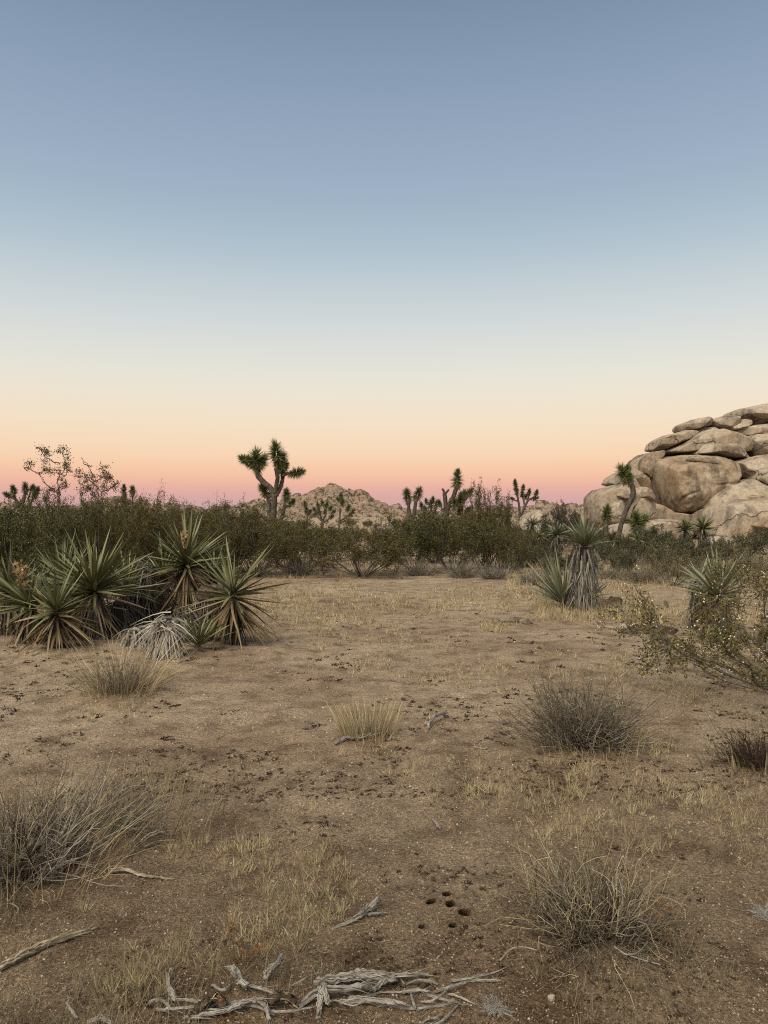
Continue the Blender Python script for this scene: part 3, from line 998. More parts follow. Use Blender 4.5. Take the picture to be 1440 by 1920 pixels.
FARL, FARG = 'low creosote bush scattered over the plain before the rocky hills', 'creosote bushes on the far plain'
for k in range(150):
    Y = 27 * (130 / 27) ** rng.uniform(0, 1)
    px = rng.uniform(-250, 1010)
    h = rng.uniform(.6, 1.05) if 500 < px < 780 else rng.uniform(.8, 1.65)
    b = GX(px, Y)
    s = h / 1.75
    place(PROTO[int(rng.integers(6))], b, rng.uniform(0, 6.28), (s * rng.uniform(.9, 1.3), s * rng.uniform(.9, 1.3), s), FARL, FARG)

# dark leafy shrubs and grey-green shrubs by the outcrop
dk = creosote_thing('dark_shrub', 150, 'dark brown leafy shrub between the yuccas and the outcrop', None, 'darkleaf', H=1.6, Rad=1.0, stems=13, sub=7, twigs=5, per=17, lsize=.035)
bush(1045, 32, 946, 42, None, 'dark purplish brown shrub behind the yuccas near the boulders', src=dk)
bush(1085, 33, 958, 36, None, 'dark olive shrub against the left foot of the outcrop', src=dk)
bush(1060, 36, 940, 30, None, 'dark shrub with upright bare tips behind the yuccas', src=dk)
gk = creosote_thing('grey_green_shrub', 151, 'grey green low shrub', None, 'greenleaf', H=1.0, Rad=.9, stems=13, sub=7, twigs=5, per=18, lsize=.035)
BR = 'grey green low shrub in the brush in front of the outcrop'
BRG = 'grey green shrubs by the outcrop'
for (px, Y, top, hw) in [(1215, 31, 985, 40), (1250, 29, 995, 36), (1170, 30, 1000, 30), (1010, 24, 1020, 36), (1060, 22, 1030, 34), (1120, 27, 1010, 30), (1270, 26, 1005, 40), (1390, 27, 1000, 40), (1200, 24, 1012, 30), (1020, 30, 990, 30), (970, 29, 985, 30), (1105, 20, 1040, 26), (1440, 30, 990, 50), (1500, 26, 990, 50), (1145, 24, 1018, 26), (1170, 20, 1030, 26), (1300, 22, 1010, 40), (1340, 24, 1005, 40), (1240, 22, 1022, 34), (985, 23, 1030, 30), (1035, 20, 1045, 26), (1130, 36, 985, 26), (1080, 38, 975, 30), (1010, 38, 975, 30)]:
    bush(px, Y, top, hw, None, BR, BRG, src=gk, Hn=1.05, Rn=1.0)
bw = creosote_thing('creosote_bush', 152, 'olive creosote dotted with white seed heads', None, 'creosote_fg', fuzz=150, H=1.3, Rad=1.0, stems=12, sub=7, twigs=4, per=12, lsize=.025)
for (px, Y, top, hw, lb) in [(1262, 17, 1012, 62, 'olive creosote dotted with white seed heads below the twin yuccas'),
                             (1400, 17.5, 995, 62, 'golden creosote with white seed heads hiding the pale boulder'),
                             (1520, 16, 1000, 80, 'golden creosote with white seed heads at the outcrop side')]:
    bush(px, Y, top, hw, None, lb, src=bw, Hn=1.35, Rn=1.1)

# big creosote in the right foreground, grown as its own shape
e = creosote_thing('creosote_bush', 161, 'sprawling open creosote with grey crooked branches and white seed heads by the clearing', None, 'creosote_fg', 'stem', fuzz=400,
                   H=1.1, Rad=1.9, stems=30, sub=9, twigs=5, per=13, lsize=.018, r0=.0105, low=.28, clump=.05, stem_sides=6)
b = GX(1505, 6.6)
e.location = b
e.rotation_euler = (0, 0, 0.4)

# ------------------------------------------------------------------ dead twig bushes and grass clumps
def twig_geo(seed, H, Rad, stems, wob=.13, rad=.0022, side=3, lean=None, minup=.25, flat=1.0):
    global rng
    keep = rng
    rng = np.random.default_rng(seed)
    g = Geo()
    lob = rng.uniform(0, 6.28, 4)
    for k in range(stems):
        az = rng.uniform(0, 2 * math.pi)
        env = 1 + .22 * math.sin(2 * az + lob[0]) + .18 * math.sin(3 * az + lob[1]) + .12 * math.sin(7 * az + lob[2])
        sp = rng.uniform(0, 1) ** .6
        ln = rng.uniform(.35, 1.1) ** .8
        d = np.array([math.cos(az) * sp * Rad * env, math.sin(az) * sp * Rad * flat * env, H * math.sqrt(max(minup ** 2, 1 - .8 * sp * sp)) * (.8 + .25 * math.sin(3 * az + 5 * sp + lob[3]))]) * ln
        if lean is not None:
            d = d + np.array(lean) * rng.uniform(.3, 1)
        b = np.array([math.cos(az + rng.normal() * .5), math.sin(az + rng.normal() * .5), 0]) * Rad * .3 * rng.uniform(0, 1.2)
        b[2] = -0.02
        L = np.linalg.norm(d)
        d0 = nrm(nrm(d) + np.array([math.cos(az) * .5, math.sin(az) * .5, -.1]) * rng.uniform(-.2, 1))
        p, dd = crooked(b, d0, L, 6, wob * 1.35, .06)
        p[1:, 2] = np.maximum(p[1:, 2], .004)
        r = rad * rng.uniform(.5, 1.5)
        tube(g, p, r * np.linspace(1, .4, 7), 3, cap=False)
        for q in range(side):
            j = rng.integers(1, 6)
            p2, _ = crooked(p[j], nrm(dd + rng.normal(size=3) * .8), L * rng.uniform(.12, .4), 4, wob * 2)
            tube(g, p2, r * .55 * np.linspace(1, .5, 5), 3, cap=False)
    rng = keep
    return g


def grass_geo(n, Rad, H, W, base_r=.3, spread=.5, bend=.25, segs=3):
    g = Geo()
    a = rng.uniform(0, 2 * math.pi, n)
    r = np.sqrt(rng.uniform(0, 1, n))
    pb = np.stack([np.cos(a) * r * Rad * base_r, np.sin(a) * r * Rad * base_r, np.full(n, -.01)], 1)
    sp = spread * r * rng.uniform(.4, 1.3, n)
    d = np.stack([np.cos(a) * sp, np.sin(a) * sp, np.ones(n)], 1) + rng.normal(size=(n, 3)) * .13
    B = nrm(np.stack([np.cos(a), np.sin(a), -.4 * np.ones(n)], 1) + rng.normal(size=(n, 3)) * .4)
    blades(g, pb, d, H * rng.uniform(.45, 1.1, n), W * rng.uniform(.6, 1.3, n), bend * rng.uniform(0, 1.4, n), B, segs)
    return g


def dead_bush(name, px, py, H, Rad, label, parts, cat='bush', Y=None):
    b = G(px, py) if Y is None else GX(px, Y)
    e = empty(name, b, label, cat)
    for nm, g, mk in parts:
        o = link(nm, g.mesh(nm, M[mk]), e)
        if nm == 'seed_heads':
            o['kind'] = 'stuff'
    return e


dead_bush('dead_bush', 1092, 1405, .55, .5, 'grey brown dry bush of fine upright twigs in the open sand',
          [('twigs', twig_geo(201, .56, .50, 560, .12, .0028, 4), 'twig'),
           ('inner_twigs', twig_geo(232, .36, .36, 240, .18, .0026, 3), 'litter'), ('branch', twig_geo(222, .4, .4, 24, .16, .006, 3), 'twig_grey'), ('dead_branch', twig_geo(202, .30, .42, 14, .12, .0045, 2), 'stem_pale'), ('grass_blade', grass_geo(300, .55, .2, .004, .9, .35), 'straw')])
dead_bush('dead_bush', 1110, 1775, .38, .36, 'low dead twig bush on a small mound beside the burrow holes',
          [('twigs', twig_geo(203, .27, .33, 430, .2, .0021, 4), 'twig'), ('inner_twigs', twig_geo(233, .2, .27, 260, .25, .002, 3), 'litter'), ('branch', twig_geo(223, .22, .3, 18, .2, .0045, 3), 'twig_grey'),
           ('straw_stalk', twig_geo(204, .40, .36, 150, .2, .0019, 2), 'straw'), ('grass_blade', grass_geo(200, .42, .26, .0026, .95, .6, .6), 'straw_dull')])
dead_bush('dead_bush', 30, 1640, .6, .6, 'wide dead bush of pale bent twigs mixed with straw',
          [('twigs', twig_geo(205, .44, .48, 330, .2, .0027, 4), 'twig'),
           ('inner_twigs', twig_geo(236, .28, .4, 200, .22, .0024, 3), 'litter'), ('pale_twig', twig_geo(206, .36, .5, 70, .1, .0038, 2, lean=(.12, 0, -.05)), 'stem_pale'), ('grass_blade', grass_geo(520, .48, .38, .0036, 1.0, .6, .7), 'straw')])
dead_bush('dead_bush', 215, 1545, .3, .4, 'sparse straw coloured bush behind the driftwood sticks',
          [('twigs', twig_geo(207, .34, .42, 200, .16, .0018, 3), 'twig'), ('grass_blade', grass_geo(320, .6, .26, .004, .95, .35), 'straw_dull')])
dead_bush('grass_clump', 228, 1300, .47, .35, 'tall tan clump of dry bunchgrass before the yucca cluster',
          [('stems', twig_geo(208, .4, .34, 330, .13, .0024, 3), 'twig'), ('grass_blade', grass_geo(420, .46, .54, .0048, .7, .75, .55), 'straw')], 'grass')
dead_bush('grass_clump', 692, 1382, .25, .2, 'small upright bunch of dry grass above a lying branch',
          [('stems', twig_geo(209, .17, .2, 160, .10, .0018, 2), 'twig'), ('grass_blade', grass_geo(520, .26, .30, .0042, .8, .35, .2), 'straw')], 'grass')
dead_bush('dead_bush', 1420, 1440, .3, .35, 'dark withered bush with curled pale leaves in dry grass',
          [('twigs', twig_geo(210, .24, .36, 320, .2, .002, 3), 'litter'), ('curled_leaf', grass_geo(130, .42, .2, .011, .9, .4, .6), 'straw_dull')])
gy = 'small ash grey twig bush at the edge of the creosote thicket'
for (px, py, h, r, lb) in [(925, 1085, .55, .55, 'ash grey twig bush at the foot of the last creosote'), (868, 1082, .6, .6, 'ash grey twig bush below the tall creosote'),
                           (785, 1078, .55, .6, 'ash grey twig bush tucked under the olive creosotes'), (1000, 1095, .5, .5, 'ash grey twig bush beside the spiky rosette of the trunked yucca'),
                           (560, 1078, .7, .6, 'grey twig bush left of the vase shaped creosote')]:
    dead_bush('twig_bush', px, py, h, r, lb, [('twigs', twig_geo(int(px), h, r, 300, .14, .0045, 3), 'twig_grey')])
for (px, py, h, r, lb, mk) in [(1205, 1092, .6, .6, 'brown twig bush across the sand from the trunked yucca', 'twig'), (1260, 1080, .7, .7, 'wide brown twig bush under the white dotted creosote', 'twig'),
                               (1150, 1085, .4, .5, 'small brown twig bush behind the trunked yucca', 'twig'), (1350, 1085, .7, .6, 'brown twig bush behind the pale spiky yucca', 'twig'), (1180, 1062, .6, .7, 'tan twig bush below the leaning joshua tree', 'twig'), (1300, 1060, .6, .7, 'tan twig bush below the twin yuccas', 'twig'), (1035, 1065, .55, .6, 'tan twig bush behind the stemless yucca rosette', 'twig'), (1400, 1070, .7, .8, 'tan twig bush under the golden creosote', 'twig')]:
    dead_bush('twig_bush', px, py, h, r, lb, [('twigs', twig_geo(int(px), h, r, 300, .16, .0045, 3), mk), ('grass_blade', grass_geo(200, r, h * .6, .01, 1, .3), 'straw_dull')])
for (px, py, h, r, lb) in [(1432, 1722, .06, .08, 'pale silvery tuft alone on bare sand'), (928, 1908, .07, .07, 'silver grey woolly tuft beside the dead wood pile')]:
    dead_bush('dead_tuft', px, py, h, r, lb, [('twigs', twig_geo(int(px) + 3, h, r, 130, .3, .0013, 3), 'stem_pale')], 'tuft')
for (px, py, h, n, lb) in [(450, 1800, .22, 16, 'rust coloured dried weed stalk standing in straw'), (1250, 1800, .26, 9, 'thin rusty weed stalks beside the low dead bush'), (455, 1905, .12, 10, 'short rusty weed sprig in the dead wood pile')]:
    g = twig_geo(int(px) + 5, h, .12, n, .08, .0014, 4)
    gl = Geo()
    q = np.concatenate(g.V)
    q = q[q[:, 2] > .35 * h]
    leaves(gl, q[rng.choice(len(q), min(len(q), 420))], .005)
    dead_bush('dried_weed', px, py, h, .1, lb, [('stems', g, 'rust'), ('seed_heads', gl, 'rust')], 'weed')

# ------------------------------------------------------------------ yuccas
def leaf_mesh(name, mat, bend, wid=1.0, segs=5):
    g = Geo()
    V, Q, T = [], [], []
    ws = [0.75, 1.0, 0.95, 0.78, 0.5]
    for k in range(segs):
        t = k / segs
        w_ = 0.5 * ws[k] * wid
        z = -bend * t * t
        V += [[t, w_, z + .35 * w_], [t, 0, z], [t, -w_, z + .35 * w_]]
    V.append([1, 0, -bend])
    for k in range(segs - 1):
        a = 3 * k
        Q += [[a, a + 1, a + 4, a + 3], [a + 1, a + 2, a + 5, a + 4]]
    a = 3 * (segs - 1)
    T = [[a, a + 1, a + 3], [a + 1, a + 2, a + 3]]
    # z and width are given in units of leaf width; bend in units of leaf length is applied by scale
    return Geo().add(V, Q, T).mesh(name, mat, True)


LEAFM = {k: [leaf_mesh('leaf', M[k], b_) for b_ in bs] for k, bs in
         {'yucca': (0, 1.0, 3.5, -1.5), 'yucca_blue': (0, 1.2, 3.8, -1.5), 'yucca_dry': (0, 2.5, 5.0, 7.0)}.items()}


def leaf_obj(name, key, variant, p, d, L, W, parent, base):
    d = nrm(d)
    up = np.array([0, 0, 1.0])
    s = np.cross(up, d)
    if np.linalg.norm(s) < 1e-3:
        s = np.array([1.0, 0, 0])
    s = nrm(s)
    n = np.cross(d, s)
    ra = rng.normal() * .45
    s, n = s * math.cos(ra) + n * math.sin(ra), n * math.cos(ra) - s * math.sin(ra)
    o = link(name, LEAFM[key][variant], parent)
    q = p - base
    o.matrix_local = Matrix(((d[0] * L, s[0] * W, n[0] * W, q[0]), (d[1] * L, s[1] * W, n[1] * W, q[1]), (d[2] * L, s[2] * W, n[2] * W, q[2]), (0, 0, 0, 1)))
    return o


def skirt_geo(base, top, r_top, r_bot, n, L, W, jitter=.12):
    g = Geo()
    t = rng.uniform(.05, 1, n)
    a = rng.uniform(0, 2 * math.pi, n)
    ax = top - base
    r = (r_bot + (r_top - r_bot) * t) * rng.uniform(.55, 1.0, n)
    p = base + ax * t[:, None] + np.stack([np.cos(a) * r, np.sin(a) * r, 0 * a], 1)
    ll = np.minimum(L * rng.uniform(.5, 1.1, n), (p[:, 2] - base[2]) * 1.05 + .06)
    d = np.stack([np.cos(a) * .28, np.sin(a) * .28, -np.ones(n)], 1) + rng.normal(size=(n, 3)) * jitter
    S = nrm(np.stack([-np.sin(a), np.cos(a), 0 * a], 1) + rng.normal(size=(n, 3)) * .3)
    B = nrm(np.stack([-np.cos(a) * .3, -np.sin(a) * .3, -np.ones(n) * .2], 1) + rng.normal(size=(n, 3)) * .5)
    blades(g, p, d, ll, W * rng.uniform(.5, 1.3, n), .15, B, 3, S, fold=.25)
    return g


def yucca(c_px, Y, base_px, leaf_px, n_green, n_dry, label, tilt=(0, 0), key='yucca', wid=.036, skirt=0, skirt_r=.12, spread=1.0, skirtmat='skirt', stalk=None, maxang=88, dryL=.85, minlen=.55, name='yucca', group=None, drymin=95, dryspread=68):
    """rosette centre at pixel c_px at distance Y, standing on the ground below base_px"""
    c = P(c_px[0], c_px[1], Y)
    bx = (base_px - 720) * K * Y
    base = np.array([bx, Y, gh(bx, Y)])
    e = empty(name, base, label, 'yucca', group)
    L = leaf_px * K * Y
    axis = nrm(np.array([tilt[0], tilt[1], 1.0]))
    u = nrm(np.cross(axis, [0.2, 1, 0.1]))
    v = np.cross(axis, u)
    trunk_h = c[2] - base[2]
    if trunk_h > .1:
        g = Geo()
        pts = smooth_path(np.array([base - [0, 0, .05], base * .5 + c * .5 + [(c[0] - base[0]) * .1, 0, 0], c]), 8)
        tube(g, pts, np.linspace(1.25, .8, 8) * min(.085, skirt_r * .7), 10, ridge=lambda t, th: 1 + .12 * np.sin(5 * th + 9 * t))
        link('trunk', g.mesh('trunk', M['core'], True, origin=base), e)
    ga = 2.399963
    gap = rng.uniform(0, 6.28)
    n_green = int(n_green * 1.15)
    for k in range(n_green):
        f = (k + .5) / n_green
        pol = R(4 + (maxang - 4) * f ** .52) * spread + rng.normal() * .10
        az = k * ga + rng.normal() * .35
        d = axis * math.cos(pol) + (u * math.cos(az) + v * math.sin(az)) * math.sin(pol)
        if f > .45 and math.cos(az - gap) > .8 and rng.uniform() < .6:
            continue
        p = c + axis * (.10 * L * (1 - f)) + d * .02
        ll = L * rng.uniform(minlen, 1.1) * (.5 if rng.uniform() < .05 else 1)
        leaf_obj('leaf', key, int(rng.choice([0, 1, 1, 2, 3])) if f > .3 else int(rng.choice([0, 0, 1])), p, d, ll, wid * rng.uniform(.8, 1.2), e, base)
    for k in range(n_dry):
        f = (k + .5) / n_dry
        pol = R(drymin + dryspread * f ** .8) + rng.normal() * .09
        az = k * ga + rng.normal() * .3
        d = axis * math.cos(pol) + (u * math.cos(az) + v * math.sin(az)) * math.sin(pol)
        p = c - axis * (.22 * L * f) + d * .03
        ll = L * rng.uniform(.6, 1.05) * dryL
        # keep the tip above the ground
        if p[2] + d[2] * ll < base[2] + .02:
            room = (p[2] - base[2] - .02)
            sxy = nrm(np.array([d[0], d[1], 0]) + 1e-6)
            dz = -max(.05, min(.97, room / ll))
            d = sxy * math.sqrt(1 - dz * dz) + np.array([0, 0, dz])
        leaf_obj('dry_leaf', 'yucca_dry', int(rng.integers(0, 4)) if d[2] > -.6 else int(rng.integers(0, 2)), p, d, ll, wid * rng.uniform(.5, 1.0), e, base)
    if skirt:
        g = skirt_geo(base, c, skirt_r, skirt_r * 1.15, skirt, L * .75, wid * .6)
        tag(link('dead_leaf_skirt', g.mesh('dead_leaf_skirt', M[skirtmat], origin=base), e), kind='stuff')
    if stalk:
        g, gf = Geo(), Geo()
        top = c + axis * stalk
        pts = smooth_path(np.array([c, (c + top) / 2 + rng.normal(size=3) * .02, top]), 7)
        tube(g, pts, np.linspace(.012, .005, 7), 6)
        o = link('flower_stalk', g.mesh('flower_stalk', M['stalk'], True, origin=base), e)
        q = c + axis * (stalk * rng.uniform(.45, 1.0, 130))[:, None] + rng.normal(size=(130, 3)) * .035
        leaves(gf, q, .035)
        tag(link('dried_flowers', gf.mesh('dried_flowers', M['stalk'], origin=base), e), kind='stuff')
    return e


# left cluster
yucca((58, 1140), 9.4, 55, 104, 96, 60, 'leftmost green yucca with dried brown flower stalk in the cluster', (-.25, -.1), stalk=.55, skirt=160, skirt_r=.13)
yucca((106, 1152), 8.8, 108, 92, 64, 90, 'low yucca with tan drooping dry leaves at the cluster front', (-.05, -.25), skirt=90, skirt_r=.10, dryL=1.15, drymin=82, dryspread=75)
yucca((177, 1112), 9.7, 182, 132, 150, 50, 'biggest full green yucca rosette of the cluster', (.05, -.12), skirt=260, skirt_r=.17, drymin=90)
yucca((350, 1062), 10.6, 345, 98, 125, 100, 'tall yucca with brown leaf collar and old flower spike', (0, -.1), skirt=200, skirt_r=.12, stalk=.45, dryL=1.05, drymin=86)
yucca((437, 1120), 9.2, 440, 112, 62, 110, 'sparse spiky yucca with orange brown skirt at the cluster edge', (.12, -.1), skirt=80, skirt_r=.10, dryL=1.05, drymin=92, dryspread=66)
yucca((370, 1213), 8.7, 370, 80, 34, 10, 'small young yucca rosette at ground level by bleached stump', (.15, -.1), maxang=62, drymin=84, dryspread=12, dryL=.9)
yucca((120, 1105), 11.0, 120, 100, 80, 14, 'yucca rosette peeking out behind the biggest green yucca', (-.2, .1), skirt=120, skirt_r=.14)

yucca((18, 1112), 10.2, 18, 95, 70, 30, 'yucca rosette behind the leftmost flowering one', (-.1, .1), skirt=160, skirt_r=.16)
yucca((140, 1128), 9.9, 140, 95, 60, 24, 'yucca rosette wedged between the low tan one and the biggest green one', (.1, 0), skirt=200, skirt_r=.18)
yucca((235, 1112), 10.6, 235, 84, 60, 30, 'yucca rosette leaning against the tall dark dead trunk', (.2, .05), skirt=260, skirt_r=.2)
yucca((305, 1085), 11.3, 305, 78, 60, 30, 'yucca rosette half hidden behind the tall dark dead trunk', (-.15, .1), skirt=260, skirt_r=.2)
yucca((398, 1092), 11.0, 398, 78, 60, 30, 'yucca rosette behind the crusty topped dead stump', (.1, .1), skirt=260, skirt_r=.2)


def stump(c_px, Y, base_px, r_top, r_bot, n, L, W, mk, label, crown=None, dome=60, name='dead_yucca'):
    c = P(c_px[0], c_px[1], Y)
    bx = (base_px - 720) * K * Y
    base = np.array([bx, Y, gh(bx, Y)])
    e = empty(name, base, label, 'dead yucca')
    g = Geo()
    pts = smooth_path(np.array([base - [0, 0, .05], (base + c) / 2, c - [0, 0, .03]]), 8)
    tube(g, pts, np.linspace(r_bot, r_top, 8) * .62, 12, ridge=lambda t, th: 1 + .15 * np.sin(4 * th + 7 * t))
    link('trunk', g.mesh('trunk', M['core'], True, origin=base), e)
    g = skirt_geo(base, c, r_top * .85, r_bot, n, L, W, .2)
    # leaves arching over the top
    m = dome
    a = rng.uniform(0, 6.283, m)
    d = np.stack([np.cos(a), np.sin(a), rng.uniform(-.2, .2, m)], 1)
    blades(g, c + rng.normal(size=(m, 3)) * r_top * np.array([.45, .45, .3]) - [0, 0, .02], d + rng.normal(size=(m, 3)) * [.3, .3, .12], L * rng.uniform(.3, .95, m), W * rng.uniform(.4, 1.4, m), rng.uniform(.4, 1.2, m), nrm(rng.normal(size=(m, 3)) * .35 + [0, 0, -1]), 4, fold=.25)
    tag(link('dead_leaf_skirt', g.mesh('dead_leaf_skirt', M[mk], origin=base), e), kind='stuff')
    if crown:
        V = ICO_V
        gg = Geo()
        th = np.linspace(0, 2 * np.pi, 28, endpoint=False)
        phv = np.linspace(0, np.pi, 14)
        A, B_ = np.meshgrid(th, phv)
        q = np.stack([np.cos(A) * np.sin(B_), np.sin(A) * np.sin(B_), np.cos(B_)], -1).reshape(-1, 3)
        q = q * (1 + .35 * fbm(q * 2.2, 4, 5, .65))[:, None]
        i = np.arange(13)[:, None] * 28
        j = np.arange(28)[None, :]
        Q = np.stack([i + j, i + 28 + j, i + 28 + (j + 1) % 28, i + (j + 1) % 28], -1).reshape(-1, 4)
        gg.add(q * np.array(crown) + c + [0, 0, crown[2] * .3], Q)
        link('crust', gg.mesh('crust', M['crust'], True, origin=base), e)
    return e


stump((275, 1062), 10.9, 262, .20, .27, 520, .55, .022, 'skirt', 'tall dark grey dead yucca trunk hung with old leaves', dome=80)
stump((312, 1165), 8.35, 312, .11, .22, 330, .42, .024, 'skirt_pale', 'bleached pale dead yucca head with drooping leaves', dome=130)
stump((394, 1122), 9.6, 392, .15, .24, 330, .45, .02, 'skirt', 'dead yucca stump with brown crusty top', crown=(.17, .15, .13), dome=30)
stump((345, 1152), 9.3, 342, .14, .2, 200, .35, .02, 'skirt', 'grey collapsed yucca trunk behind the bleached head', dome=90)
stump((256, 1180), 9.0, 256, .16, .24, 200, .3, .018, 'skirt_pale', 'flattened clump of shredded dead yucca leaves beside bleached head', dome=120)
stump((225, 1130), 10.2, 222, .15, .25, 260, .5, .02, 'skirt', 'dark dead yucca trunk below the biggest green rosette', dome=40)

# right hand yuccas
yucca((1097, 1026), 12.3, 1092, 60, 100, 30, 'trunked yucca with thick grey leaf skirt standing at the clearing', (.02, -.06), 'yucca_blue', .036, 680, .20, dryL=.7, maxang=72, minlen=.75, skirtmat='skirt_grey', drymin=110)
yucca((1058, 1135), 12.5, 1058, 100, 76, 12, 'stemless yucca rosette leaning away from the grey skirted trunk', (-.42, -.1), 'yucca_blue', .034, maxang=52, drymin=70, dryspread=20)
yucca((1106, 1125), 13.0, 1106, 66, 26, 4, 'yucca rosette half hidden behind the grey skirted trunk', (.35, .2), 'yucca_blue', .034, maxang=55, drymin=75, dryspread=15)
yucca((1345, 1122), 9.6, 1345, 92, 90, 46, 'pale green yucca behind the sprawling creosote', (.2, -.1), 'yucca_blue', .034, 160, .15, minlen=.7)
yucca((1312, 1090), 10.6, 1312, 50, 20, 16, 'grey dead leaved yucca trunk behind the pale green yucca', (-.2, 0), 'yucca_blue', .03, 260, .15)
yucca((1045, 1003), 24, 1043, 27, 80, 20, 'bushy yucca on a short skirted stem near the dark shrubs', (0, -.1), 'yucca_blue', .05, 160, .2, maxang=95)
yucca((998, 985), 30, 998, 20, 60, 10, 'small yucca against the rounded tan boulder', (-.1, -.1), 'yucca_blue', .05, 60, .2)
yucca((1010, 1008), 27, 1010, 16, 50, 8, 'little grey green yucca below the small pale boulder', (0, 0), 'yucca_blue', .05, 0, .2)
yucca((1196, 1012), 29, 1196, 18, 40, 8, 'small yucca in the brush below the leaning joshua tree', (0, 0), 'yucca', .05, 0, .2)
yucca((1286, 994), 27, 1288, 28, 80, 30, 'left yucca of the twin pair with tan hanging leaves', (-.1, -.1), 'yucca', .05, 120, .2, maxang=92)
yucca((1318, 992), 26.5, 1316, 30, 90, 30, 'right yucca of the twin pair, darker green and fuller', (.1, -.1), 'yucca', .05, 120, .2, maxang=92)

# ------------------------------------------------------------------ joshua trees
def jhead(e, base, c, axis, r, n, mk, dead=40, W=.03, elong=1.0):
    axis = nrm(axis)
    u = nrm(np.cross(axis, [.3, 1, .2]))
    v = np.cross(axis, u)
    f = rng.uniform(0, 1, n)
    pol = np.arccos(np.clip(1 - 1.45 * f, -1, 1))
    az = rng.uniform(0, 6.283, n)
    d = axis[None, :] * np.cos(pol)[:, None] + (np.cos(az)[:, None] * u + np.sin(az)[:, None] * v) * np.sin(pol)[:, None]
    p = c + axis[None, :] * (r * elong * (.55 - 1.1 * f))[:, None] + d * (r * .1)
    g = Geo()
    blades(g, p, d, r * rng.uniform(.5, 1.12, n), W * rng.uniform(.7, 1.2, n), 0.04, None, 2, fold=.3, prof=.6)
    link('leaf_cluster', g.mesh('leaf_cluster', M[mk], origin=base), e)
    if dead:
        g = Geo()
        f = rng.uniform(0, 1, dead)
        az = rng.uniform(0, 6.283, dead)
        d = -axis[None, :] * .8 + (np.cos(az)[:, None] * u + np.sin(az)[:, None] * v) * rng.uniform(.25, .7, dead)[:, None]
        p = c - axis[None, :] * (r * (.15 + .9 * f))[:, None] + (np.cos(az)[:, None] * u + np.sin(az)[:, None] * v) * r * .22
        blades(g, p, d, r * rng.uniform(.4, .75, dead), W * rng.uniform(.7, 1.2, dead), .1, None, 2, fold=.3, prof=.6)
        link('dead_leaves', g.mesh('dead_leaves', M['joshua_dead'], origin=base), e)


def joshua(Y, branches, heads, label, mk='joshua', W=.03, n=240, dead=45, seed=0, name='joshua_tree', group=None):
    """branches: (pixel path, width at start and end in pixels, depth offset of the far end); first one is the trunk"""
    tp = branches[0][0][0]
    bx = (tp[0] - 720) * K * Y
    base = np.array([bx, Y, gh(bx, Y)])
    e = empty(name, base, label, 'joshua tree', group)
    for k, (path, w0, w1, dy) in enumerate(branches):
        pts = [P(a, b, Y) for a, b in path]
        if k == 0:
            pts = [base - np.array([0, 0, .1])] + pts
        pts = smooth_path(np.array(pts), 6 * len(pts))
        t = np.linspace(0, 1, len(pts))
        pts[:, 1] += dy * t
        rad = (w0 + (w1 - w0) * t) * .43 * K * Y
        if k == 0:
            rad = rad * (1 + .35 * np.exp(-t * 9))
        ph = rng.uniform(0, 6)
        nz = rng.normal(size=len(pts)) * .05
        g = Geo()
        tube(g, pts, rad * (1 + nz), 12, ridge=lambda tt, th: 1 + .08 * np.sin(3 * th + 11 * tt + ph) + .06 * np.sin(7 * th - 23 * tt))
        bo = link('trunk' if k == 0 else 'branch', g.mesh('trunk', M['bark'], True, origin=base), e)
        if Y < 50:
            # shaggy remains of old leaves pressed against the bark
            gt = Geo()
            m = 130
            ii = rng.integers(len(pts) // 5, len(pts) - 1, m)
            aa = nrm(rng.normal(size=(m, 3)))
            tg = nrm(pts[ii + 1] - pts[ii])
            aa = nrm(aa - tg * np.sum(aa * tg, 1)[:, None])
            blades(gt, pts[ii] + aa * (rad[ii] * .95)[:, None], -tg + aa * .35, rad[ii] * rng.uniform(.5, 1.3, m), rad[ii] * rng.uniform(.12, .3, m), .1, None, 2)
            tag(link('bark_thatch', gt.mesh('bark_thatch', M['bark'], origin=base), bo), kind='stuff')
    for h in heads:
        px, py, r, ax, az = h[:5]
        dy = h[5] if len(h) > 5 else 0.0
        el = h[6] if len(h) > 6 else 1.0
        c = P(px, py, Y) + np.array([0, dy, 0])
        jhead(e, base, c, np.array([ax, -.15 + dy * .1, az]), r * 1.1 * K * Y, int(n * 1.7), mk, int(dead * 1.4), W, el)
    return e


joshua(33, [([(513, 1000), (513, 960), (515, 927)], 15, 12, 0), ([(515, 935), (508, 917), (494, 905), (483, 891), (479, 876)], 12, 11, .25), ([(514, 932), (519, 910), (521, 893), (519, 878)], 9, 9, -.2), ([(518, 930), (526, 912), (529, 897), (528, 886)], 9, 8, .2), ([(528, 893), (538, 888), (550, 886)], 7, 6, .1), ([(506, 1000), (503, 955), (501, 932)], 9, 9, .4)],
       [(479, 862, 18, -.05, 1, .25), (488, 866, 14, .5, .8, .2), (457, 862, 11, -.8, .5, .3), (470, 866, 12, -.5, .7, .2), (519, 849, 17, -.15, 1, -.2), (527, 864, 14, .3, .9, 0), (532, 877, 10, .4, .6, .1), (526, 872, 10, -.6, .5, -.1), (556, 886, 12, .95, .25, .1), (494, 921, 12, -.5, .8, .4)],
       'tallest joshua tree with forked trunk and dense green heads', n=300, dead=50)
joshua(30, [([(523, 990), (530, 965), (535, 944)], 9, 7, 0), ([(533, 952), (541, 948), (546, 944)], 5, 4, .1)], [(537, 929, 11, .05, 1), (547, 942, 7, .7, .7, .1)], 'small leaning joshua tree beside the tallest one', n=170, dead=60)
